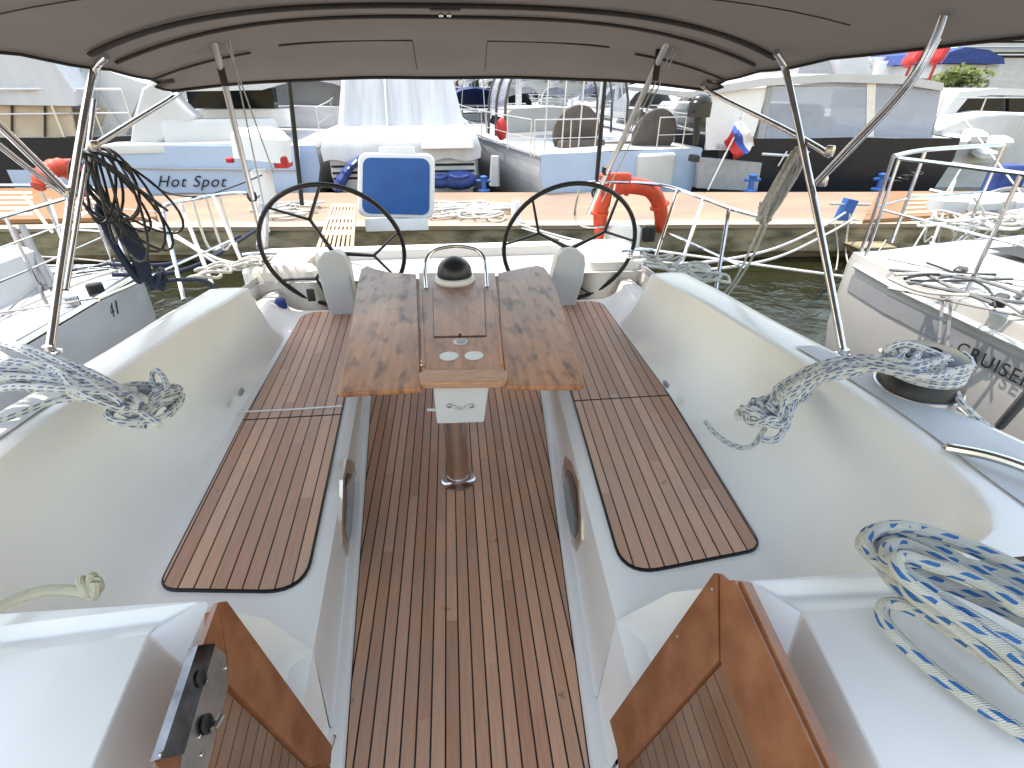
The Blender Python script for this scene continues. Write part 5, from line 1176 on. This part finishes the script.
# ---- right-hand motor yachts, further back
def right_back():
    y = 13.2; F = Fr((PY(1010, 150, y).x, y, WL), radians(4)); t = thing('motor_yacht', 'white motor yacht with dark raked windows at the right edge behind the dark yacht', 'motor yacht', F.o); P = lambda u, v, d=0: PY(u, v, y+d)
    hull(F, 4.6, 12, 1.25, 2.0, t, 'hull')
    m = MB(); m.prism([P(935, 150), P(942, 128), P(964, 118), P(1005, 112), P(1110, 116), P(1110, 166), P(940, 166)], (0, 1.6, 0)); o = m.build('cabin', 'gelold', t, smooth=False)
    bv = o.modifiers.new('bevel', 'BEVEL'); bv.width = .08; bv.segments = 3; bv.limit_method = 'ANGLE'
    m = MB(); m.prism([P(940, 118, .9), P(960, 92, .9), P(1000, 88, .9), P(1110, 92, .9), P(1110, 98, .9), P(990, 95, .9), P(968, 98, .9), P(950, 120, .9)], (0, 2.2, 0)); m.build('roof', 'gelold', t, smooth=False)
    m = MB(); m.prism([P(950, 119, 1.0), P(968, 99, 1.0), P(1004, 96, 1.0), P(1004, 119, 1.0)], (0, .1, 0)); m.build('window', 'glass', t, smooth=False)
    m = MB(); m.prism([P(1009, 119, 1.0), P(1009, 97, 1.0), P(1110, 99, 1.0), P(1110, 121, 1.0)], (0, .1, 0)); m.build('window', 'glass', t, smooth=False)
    m = MB(); m.prism([P(950, 120, 1.15), P(960, 97, 1.15), P(1110, 98, 1.15), P(1110, 120, 1.15)], (0, 1.8, 0)); m.build('wheelhouse', 'gelold', t, smooth=False)
    for (u, v) in ((955, 140), (975, 135), (1000, 141), (985, 152)): m = MB(); m.rbox(P(u, v, -.25), (.5, .4, .16), .1, Matrix.Rotation(.3, 3, 'X')); m.build('deck_cushion', 'white', t)
    railing(F, t, [(-2.2, .1, 1.3), (-1.2, 0, 1.3), (0, 0, 1.3), (1.2, 0, 1.3), (2.2, .1, 1.3)], .8, .02)
    # blue-covered boat and tall white yacht further off
    y = 19; P2 = lambda u, v, d=0: PY(u, v, 19+d); F = Fr((PY(972, 120, y).x, y, WL), radians(2)); t = thing('covered_cruiser', 'white cruiser with a peaked dark blue cover, upper right', 'cruiser', F.o)
    hull(F, 4.4, 9, 2.2, 2.6, t, 'hull')
    m = MB(); m.prism([P2(942, 63), P2(950, 52), P2(966, 47), P2(990, 50), P2(1004, 58), P2(1005, 64)], (0, 4, 0)); m.build('blue_cover', 'bluecover', t, smooth=False)
    m = MB(); m.prism([P2(938, 78, .2), P2(944, 64, .2), P2(1004, 65, .2), P2(1000, 80, .2)], (0, 4, 0)); m.build('cabin', 'gelold', t, smooth=False)
    y = 26; F = Fr((PY(1010, 120, y).x+1, y, WL), radians(0)); t = thing('tall_motor_yacht', 'tall white flybridge yacht at the upper right corner with rows of rails', 'motor yacht', F.o)
    hull(F, 7.5, 18, 3.0, 3.8, t, 'hull'); P3 = lambda u, v, d=0: PY(u, v, 26+d)
    for (v0, v1, u0) in ((58, 75, 965), (43, 52, 955), (30, 37, 962)):
        m = MB(); m.prism([P3(u0, v1), P3(u0+6, v0), P3(1100, v0), P3(1100, v1)], (0, 9, 0)); m.build('deckhouse', 'gelold', t, smooth=False)
    for (v0, v1, u0) in ((52, 58, 975), (38, 43, 968)):
        m = MB(); m.prism([P3(u0, v1, .3), P3(u0, v0, .3), P3(1100, v0, .3), P3(1100, v1, .3)], (0, 8, 0)); m.build('window_band', 'glass', t, smooth=False)
    for v in (40, 47, 55): m = MB(); m.tube([P3(958, v, -.2), P3(1100, v, -.2)], .04, 5); m.build('rail', 'rail', t)
    y = 21; F = Fr((PY(855, 110, y).x, y, WL), radians(-3)); t = thing('white_cruiser', 'long white cruiser under grey covers seen above the hardtop of the dark yacht', 'cruiser', F.o); P4 = lambda u, v, d=0: PY(u, v, 21+d)
    hull(F, 9, 15, 2.3, 2.9, t, 'hull')
    for pts, mt, nm in ((((795, 82), (800, 66), (830, 60), (836, 82)), 'greyp', 'grey_cover'), (((836, 82), (840, 58), (868, 55), (872, 66), (872, 82)), 'gelold', 'deckhouse'), (((868, 68), (872, 58), (905, 55), (912, 62), (912, 72)), 'gelold', 'deckhouse'), (((862, 70), (870, 62), (935, 60), (940, 68), (936, 76)), 'bluecover', 'blue_cover'), (((876, 76), (880, 62), (896, 60), (902, 76)), 'white', 'dinghy')):
        m = MB(); m.prism([P4(u, v, .1*len(nm)) for u, v in pts], (0, 3.5, 0)); m.build(nm, mt, t, smooth=False)
    # furled red sail covers
    for (a, b, lb) in (((905, 66), (922, 38), 'left of the two red sail covers above the dark yacht'), ((932, 64), (946, 34), 'right of the two red sail covers above the dark yacht')):
        m = MB(); m.tube(spline([PY(*a, 17), lerp(PY(*a, 17), PY(*b, 17), .5)+V((.1, 0, 0)), PY(*b, 17)], 4), [.16, .22, .26, .24, .26, .22, .2, .16, .1], 10, flat=.6); m.tube([PY(*a, 17)-V((0, 0, 1.2)), PY(*b, 17)+V((.2, 0, 1.2))], .04, 6); tag(m.build('sail_cover', 'red'), lb, 'sail cover')
    t = thing('shrub', 'bright green shrub between the white yachts at the upper right', 'shrub', PY(955, 92, 17)); crown(t, PY(957, 82, 17)-V((0, 0, .0)), (.95, .8, .45), 900, .085, 'leaf2', 3)
    m = MB(); m.tube([PY(957, 100, 17), PY(957, 84, 17)], [.12, .08], 8); m.build('stem', 'bark', t)
def crown(t, c, r, n, s, mt, seed):
    rnd = random.Random(seed); m = MB(); r = V(r); bl = [(V((rnd.uniform(-.6, .6)*r.x, rnd.uniform(-.6, .6)*r.y, rnd.uniform(-.5, .6)*r.z)), rnd.uniform(.3, .6)) for _ in range(9)]
    for _ in range(n):
        o, k = rnd.choice(bl); d = V((rnd.gauss(0, 1), rnd.gauss(0, 1), rnd.gauss(0, 1))).normalized()*rnd.uniform(.5, 1)**.5
        p = c+o+V((d.x*r.x*k, d.y*r.y*k, d.z*r.z*k)); a = V((rnd.gauss(0, 1), rnd.gauss(0, 1), rnd.gauss(0, 1))).normalized(); b = a.orthogonal().normalized(); q = s*rnd.uniform(.6, 1.4)
        m.add([p-a*q, p+b*q*.6, p+a*q, p-b*q*.6], [(0, 1, 2, 3)])
    return m.build('foliage', mt, t, smooth=False, recalc=False)
right_back()
# ---- distant sailing boats and masts
def far_boats():
    rnd = random.Random(11)
    spec = [(486, 14.5, ''), (508, 17, ''), (462, 18, ''), (446, 30, ''), (745, 18, ''), (690, 17, ''), (790, 24, ''), (880, 28, ''), (940, 22, ''), (985, 36, ''), (1015, 40, ''), (150, 24, ''), (95, 22, ''), (30, 26, ''), (452, 24, 'h'), (468, 30, ''), (482, 19, 's'), (497, 22, ''), (505, 34, 'h'), (515, 27, ''), (640, 26, 's'), (668, 33, ''), (530, 40, ''), (560, 36, ''), (600, 38, ''), (690, 30, 's'), (715, 24, ''), (335, 34, ''), (318, 26, ''), (805, 30, ''), (830, 38, ''), (900, 34, ''), (925, 29, ''), (120, 36, ''), (60, 30, ''), (220, 40, '')]
    cols = ['white hull', 'pale hull', 'slim white hull', 'grey-white hull']
    for k, (u, y, s_) in enumerate(spec):
        x = PY(u, 100, y).x; F = Fr((x, y, WL), radians(rnd.uniform(-12, 6))); L = rnd.uniform(8.5, 11.5); W = L*.3
        t = thing('distant_sailing_boat', 'distant white sailing boat with a bare mast among the far moorings', 'sailing boat', F.o, 'sailing boats at the far moorings')
        hull(F, W, L, 1.15, 1.6, t, 'hull', stripe=(.1, .25, 'bluecover'))
        cabin(F, t, [(3, W*.33, 1.15, W*.27, 1.6), (5, W*.32, 1.2, W*.26, 1.6), (7.4, W*.16, 1.35, W*.10, 1.45)], win=((3.4, 6, .25, .6),))
        mast(F, t, L*.52, 1.5, L*1.25, .08, boom=L*.36, W=W*.45, L=L*.98)
        m = MB(); m.loft([[F(W*.3*cos(pi*i/8), yy, 1.4+zz*abs(sin(pi*i/8))**.6) for i in range(9)] for yy, zz in ((2.3, .9), (3.0, .95), (3.9, .3))]); m.build('sprayhood', ('bluecover', 'browncanvas', 'greyp')[k % 3], t, ang=60)
        railing(F, t, [(-W*.46, .1, 1.15), (-W*.3, 0, 1.15), (0, 0, 1.15), (W*.3, 0, 1.15), (W*.46, .1, 1.15)], .7, .02)
far_boats()
def town():
    bs = [(446, 474, 97, 70, 88, 'brick', 'red-brick building with a flat roof far behind the masts'), (300, 345, 92, 79, 110, 'plaster', 'pale low building far behind the motor cruiser'), (540, 580, 90, 78, 130, 'plaster', 'pale house with clay roof behind the sprayhood boat'), (610, 640, 90, 76, 120, 'plaster', 'pale house with clay roof right of the sprayhood boat'), (730, 790, 90, 70, 120, 'plaster', 'broad pale building behind the right bimini corner'), (850, 930, 88, 58, 125, 'plaster', 'tall pale building in the upper right distance'), (100, 170, 90, 72, 120, 'plaster', 'pale building in the left distance above the arch')]
    for (u0, u1, v1, v0, y, mt, lb) in bs:
        a, b = PY(u0, v1, y), PY(u1, v0, y); W = b.x-a.x; H = b.z-1.0; c = V(((a.x+b.x)/2, y, 1.0)); t = thing('house', lb, 'building', c)
        m = MB(); m.box(c+V((0, 4, H/2)), (W, 8, H)); m.build('wall', mt, t, smooth=False)
        m = MB(); q = c+V((0, 0, H)); e = .35; m.add([q+V((-W/2-e, -e, -.002+.01)), q+V((W/2+e, -e, .01)), q+V((W/2+e, 8+e, .01)), q+V((-W/2-e, 8+e, .01)), q+V((-W/2+1.5, 4, 1.6)), q+V((W/2-1.5, 4, 1.6))], [(0, 1, 5, 4), (1, 2, 5), (2, 3, 4, 5), (3, 0, 4), (3, 2, 1, 0)]); m.build('roof', 'roof', t, smooth=False)
        nf = max(1, int(H/3)); nw = max(2, int(W/2.6))
        for i in range(nf):
            for j in range(nw):
                p = c+V((-W/2+W*(j+.5)/nw, -.06, H*(i+.55)/nf)); m = MB(); m.box(p, (1.0, .08, 1.4)); m.build('window', 'glass', t, smooth=False)
    rnd = random.Random(3)
    for (u, y, h, w_) in ((430, 84, 9, 4), (478, 78, 6.5, 3.5), (490, 74, 8, 3.8), (505, 80, 7, 4), (322, 78, 7, 4), (338, 84, 8, 4), (520, 88, 9, 4), (660, 84, 8, 4), (690, 80, 9, 5), (712, 90, 9, 4), (760, 86, 12, 5), (810, 80, 12, 5), (840, 86, 14, 5), (950, 84, 14, 5), (980, 80, 13, 5), (70, 80, 9, 4), (110, 86, 10, 5), (200, 84, 9, 5), (590, 84, 8, 4)):
        x = PY(u, 90, y).x; t = thing('tree', 'round-crowned green tree on the far shore', 'tree', (x, y, .9), 'trees on the far shore')
        m = MB(); m.tube([V((x, y, .6)), V((x+.1, y, h*.4)), V((x-.1, y, h*.6))], [.3, .22, .12], 8); m.build('trunk', 'bark', t)
        crown(t, V((x, y, h*.62)), (w_*.75, w_*.6, h*.42), 700, .42, 'leaf', int(u))
town()
# ================================================================== NEIGHBOURING YACHTS
def right_neighbour():
    F = Fr((4.40, 3.62, WL), pi-radians(4)); t = thing('neighbouring_yacht', 'white yacht alongside on the right with a grey stripe and CRUISER lettering', 'sailing yacht', F.o)
    # hull with rounded stern; frame faces its bow, which points towards us
    secs = []
    for y, hw, z, in ((0, 1.25, 1.20), (.06, 1.50, 1.30), (.25, 1.64, 1.34), (.7, 1.74, 1.35), (1.5, 1.82, 1.36), (3, 1.9, 1.38), (6, 1.9, 1.45)):
        secs.append([F(s_*hw*k, y+dy*(y < .5), zz) for s_ in (-1, 1) for (k, dy, zz) in (((.90, .1, z+.03), (.985, 0, z), (1, 0, z-.08), (1.0, 0, .75), (.97, .04, .4), (.88, .15, .1), (.7, .3, -.3)) if s_ < 0 else ((.7, .3, -.3), (.88, .15, .1), (.97, .04, .4), (1.0, 0, .75), (1, 0, z-.08), (.985, 0, z), (.90, .1, z+.03)))])
    m = MB(); m.loft(secs, cap0=True); m.build('hull', 'hullgrey', t, ang=50)
    m = MB(); m.loft([[q[0], F(0, (q[0]-F.o).dot(F.f), 1.40), q[-1]] for q in secs]); m.build('deck', 'gelold', t)
    side_x = 1.84
    def sp(y, z):    # a point on the hull side facing us (right-hand side of the frame)
        for (p, q) in zip(((0, 1.25), (.06, 1.5), (.25, 1.64), (.7, 1.74), (1.5, 1.82), (3, 1.9), (6, 1.9)), ((.06, 1.5), (.25, 1.64), (.7, 1.74), (1.5, 1.82), (3, 1.9), (6, 1.9), (9, 1.9))):
            if p[0] <= y <= q[0]: return F(lerp(p[1], q[1], (y-p[0])/(q[0]-p[0]))+.007, y, z)
        return F(1.9, y, z)
    ys = [.30, .7, 1.1, 1.5, 2.0, 2.5, 3, 4, 5]
    q = PX(1004, 374, 2.64); ty, tz = (q-F.o).dot(F.f), q.z-WL
    q = PX(905, 312, 2.72); sy, sz = (q-F.o).dot(F.f), q.z-WL
    zz = lambda y: sz+(tz+.03-sz)*(y-sy)/(ty-sy)
    m = MB(); m.loft([[sp(y, zz(y)+.055), sp(y, zz(y)-.055)] for y in ys]); m.build('grey_stripe', 'stripe', t, smooth=False)
    m = MB(); m.tube([sp(y, 1.28) for y in ys], .018, 6); m.build('rubbing_strake', 'alu', t)
    d = sp(ty+.3, zz(ty+.3))-sp(ty-.3, zz(ty-.3))
    dn = d.normalized()
    text_obj('46', 'hull_number', sp(ty, tz)+V((-.011, 0, 0))+dn*.31, d, (0, 0, 1), .098, 'dark', t, spacing=1.12)
    text_obj('CRUISER', 'hull_lettering', sp(ty, tz)+V((-.011, 0, 0))-dn*.09, d, (0, 0, 1), .098, 'dark', t, spacing=1.12)
    m = MB(); m.poly([F(-.9, .5, 1.42), F(.9, .5, 1.42), F(.9, 5, 1.42), F(-.9, 5, 1.42)]); m.build('cockpit_floor', 'teak', t, smooth=False)
    # stern rail, tubes and lines
    railing(F, t, [(1.55, .2, 1.34), (1.2, .08, 1.36), (.55, .05, 1.38)], .62, .014, 'steel')
    o = railing(F, t, [(1.6, .3, 1.34), (1.68, 1.1, 1.36), (1.74, 2.2, 1.38), (1.78, 3.4, 1.4)], .62, .013, 'steel')
    for (a, b, r) in (((956, 336, 2.9), (1040, 283, 2.1), .016), ((960, 340, 2.85), (1050, 303, 1.9), .020), ((1000, 426, 1.7), (1040, 380, 1.5), .020), ((930, 190, 4.9), (1040, 215, 4.0), .016), ((905, 290, 3.8), (1000, 205, 4.4), .022), ((930, 243, 4.2), (1040, 268, 3.4), .013), ((955, 180, 5.2), (925, 265, 4.2), .013)):
        m = MB(); m.tube([PY(*a), PY(*b)], r, 8); m.build('frame_tube', 'grey' if a[1] > 300 else 'rail', t)
    for (u, v0, v1) in ((951, 300, 352), (943, 296, 345)):
        m = MB(); m.tube([PX(u, v0, 2.62), PX(u-4, v1, 2.5)], .008, 6); m.build('fender_line', 'grey', t)
    # bundled gear on its stern rail
    rnd = random.Random(9)
    for k in range(9):
        a = PY(940+9*k, 262+rnd.uniform(-25, 10), 4.0-.1*k); m = MB(); m.tube(spline([a+V((rnd.uniform(-.2, .2), rnd.uniform(-.2, .2), rnd.uniform(-.3, .35))) for _ in range(4)], 5), .009, 6); m.build('loose_line', 'moor', t)
    m = MB()
    for k in range(26):
        c = PY(rnd.uniform(905, 1030), 272+rnd.uniform(-8, 8), 3.6); c.z = WL+1.44+rnd.uniform(0, .06); m.tube(wob_loop(c, rnd.uniform(.12, .3), rnd.uniform(.06, .16), rnd.uniform(-.5, .5), c.z, k, n=18), .011, 6)
    tag(m.build('rope_pile', 'moor'), 'heap of white rope on the stern deck of the right-hand yacht', 'rope')
    m = MB(); m.tube(spline([PX(880, 350, 2.5), PX(905, 372, 2.4), PX(950, 400, 2.3), PX(1000, 440, 2.1), PX(1060, 480, 2.0)], 6), .012, 7); tag(m.build('guard_line', 'ropegrey'), 'flecked rope lying along the gap between our deck and the right-hand yacht', 'rope')
    for k in range(6):
        c = PY(925+22*k, 262-3*(k % 3), 4.1); c.z = WL+1.50; m = MB(); m.rbox(c, (rnd.uniform(.2, .42), rnd.uniform(.2, .4), rnd.uniform(.06, .16)), .08, Matrix.Rotation(rnd.uniform(-.5, .5), 3, 'Z')); m.build('deck_locker', 'gelold', t)
    for (a, b) in (((905, 262, 4.0), (960, 170, 5.0)), ((925, 300, 3.5), (1040, 230, 3.2)), ((880, 285, 3.9), (1030, 250, 3.4)), ((940, 200, 4.8), (1030, 300, 3.2)), ((965, 120, 5.5), (1030, 205, 4.2)), ((895, 268, 4.0), (1035, 292, 3.2))):
        m = MB(); m.tube([PY(*a), PY(*b)], .008, 6); m.build('loose_line', 'moor', t)
    Zd = WL+1.415
    for k in range(10):
        a = PZ(rnd.uniform(885, 930), rnd.uniform(262, 285), Zd+.03); b = PZ(rnd.uniform(985, 1040), rnd.uniform(270, 318), Zd+.03); mid = lerp(a, b, .5)+V((rnd.uniform(-.2, .2), rnd.uniform(-.1, .1), .01)); m = MB(); m.tube(spline([a, mid, b], 6), rnd.choice((.006, .009, .011)), 6); m.build('loose_line', rnd.choice(('moor', 'moor', 'black', 'grey')), t)
    for (u, v) in ((960, 272), (1000, 300)):
        m = MB(); m.rbox(PZ(u, v, Zd+.02), (.10, .06, .05), .02, Matrix.Rotation(.6, 3, 'Z')); m.build('deck_fitting', 'black', t)
    for v0 in (262, 292): m = MB(); m.tube([PZ(870+v0*.06, v0-4, Zd+.006), PZ(1040, v0+28, Zd+.006)], .006, 4); m.build('deck_seam', 'grey', t)
    t2 = thing('lashed_gear', 'blue and grey folding gear lashed on the right-hand yacht stern rail', 'deck gear', PY(1000, 200, 5.0))
    m = MB(); m.rbox(PY(1005, 178, 5.2), (.34, .2, .26), .06); m.build('blue_bag', 'bluecover', t2); m = MB(); m.tube(spline([PY(985, 196, 5.1), PY(1010, 190, 5.0), PY(1040, 196, 4.8)], 5), .035, 8); m.build('grey_tube', 'grey', t2)
right_neighbour()
def left_neighbour():
    F = Fr((-4.15, 4.75, WL), pi+radians(3)); t = thing('neighbouring_yacht', 'white yacht alongside on the left with grey topsides and slanted black lettering', 'sailing yacht', F.o)
    rows = ((0, 1.30, .98), (.05, 1.5, 1.02), (.3, 1.6, 1.04), (1, 1.7, 1.06), (2.2, 1.75, 1.08), (4, 1.78, 1.12), (8, 1.75, 1.2)); secs = []
    for y, hw, z in rows:
        A = [(.93, z+.02), (.99, z), (1, z-.06), (1.0, .6), (.95, .2), (.8, -.3)]
        secs.append([F(-hw*k, y, zz) for k, zz in A]+[F(hw*k, y, zz) for k, zz in A[::-1]])
    m = MB(); m.loft(secs, cap0=True); m.build('hull', 'hull', t, ang=50)
    m = MB(); m.loft([[q[0], F(0, (q[0]-F.o).dot(F.f), 1.06), q[-1]] for q in secs]); m.build('deck', 'gelold', t)
    sx = lambda y: -lerp(1.6, 1.78, min(1, y/2.5))-.012
    a, b = F(sx(1.9), 1.9, .82), F(sx(.8), .8, .82)
    q = PX(108, 336, -2.47); ty = (q-F.o).dot(F.f)
    text_obj('oceanis 41', 'hull_lettering', F(sx(ty), ty, q.z-WL+.10), b-a, (0, 0, 1), .14, 'dark', t, shear=.35, spacing=1.05)
    # coamings, seats and cushions
    for sg in (-1, 1):
        m = MB(); m.loft([[F(sg*x, y, z) for x, z in ((1.25, 1.06), (1.2, 1.32), (1.05, 1.36), (.95, 1.30), (.85, 1.1), (.45, 1.08), (.4, .8))] for y in (.6, 1.5, 3, 5)], cap0=True); m.build('coaming', 'gelold', t)
        m = MB(); m.rbox(F(sg*.68, 2.4, 1.12), (.42, 2.2, .07), .03, F.rot()); m.build('seat_cushion', 'cream', t)
    m = MB(); m.poly([F(-.42, .1, 1.07), F(.42, .1, 1.07), F(.42, 5, .92), F(-.42, 5, .92)]); m.build('cockpit_floor', 'teak', t, smooth=False)
    m = MB(); m.rbox(F(0, 3.6, 1.25), (.5, .6, .5), .06); m.build('helm_console', 'gelshade', t)
    railing(F, t, [(-1.5, .2, 1.02), (-1.0, .08, 1.03), (-.4, .05, 1.03)], .65, .014, 'steel'); railing(F, t, [(1.5, .2, 1.02), (1.0, .08, 1.03), (.4, .05, 1.03)], .65, .014, 'steel')
    railing(F, t, [(-1.52, .35, 1.02), (-1.6, 1.2, 1.03), (-1.66, 2.4, 1.05), (-1.68, 3.6, 1.08)], .65, .012, 'steel')
    rnd = random.Random(21); Zd = WL+1.075
    for k in range(9):
        a = PZ(rnd.uniform(-30, 20), rnd.uniform(255, 320), Zd+.03); b = PZ(rnd.uniform(90, 150), rnd.uniform(255, 280), Zd+.03); m = MB(); m.tube(spline([a, lerp(a, b, .5)+V((rnd.uniform(-.2, .2), rnd.uniform(-.2, .2), 0)), b], 6), rnd.choice((.006, .010)), 6); m.build('loose_line', rnd.choice(('moor', 'black', 'navyrope', 'grey')), t)
    for (u, v) in ((95, 288), (70, 300), (130, 268), (30, 275)):
        m = MB(); m.rbox(PZ(u, v, Zd+.03), (.10, .07, .07), .02, Matrix.Rotation(.5, 3, 'Z')); m.build('deck_fitting', rnd.choice(('black', 'steel')), t)
    m = MB(); m.tube([PZ(20, 345, Zd+.05), PZ(150, 268, Zd+.05)], .02, 8); m.build('toe_rail', 'steel', t)
    # grey folded gangway standing on its rail
    g = thing('folded_gangway', 'grey folded gangway frame leaning on the left-hand yacht rail', 'gangway', PY(40, 290, 4.2))
    for k, (a, b) in enumerate((((12, 228), (42, 292)), ((22, 226), (52, 288)), ((42, 290), (50, 330)), ((52, 288), (78, 322)), ((36, 292), (40, 322)))): m = MB(); m.tube([PY(*a, 4.2), PY(*b, 3.9)], .022, 8); m.build('bar', 'grey', g)
    m = MB(); m.prism([PY(14, 236, 4.22), PY(26, 232, 4.22), PY(50, 284, 4.0), PY(38, 290, 4.0)], (0, .03, 0)); m.build('panel', 'greyp', g, smooth=False)
    for (a, b, c) in (((110, 265, 4.2), (180, 262, 4.4), (240, 236, 5.6)), ((112, 275, 4.1), (190, 268, 4.4), (262, 226, 6.0))):
        line([PY(*a), PY(*b), PY(*c)], .016, 'dark mooring line from the left-hand yacht to the pier', 'navyrope')['group'] = 'dark lines off the left-hand yacht'
    for k, (u0, v0, u1, v1) in enumerate(((25, 196, 52, 232), (50, 200, 62, 240), (105, 205, 128, 268))): m = MB(); m.tube([PY(u0, v0, 4.9), PY(u1, v1, 4.5)], .012, 7); m.build('rail_brace', 'steel', t)
left_neighbour()
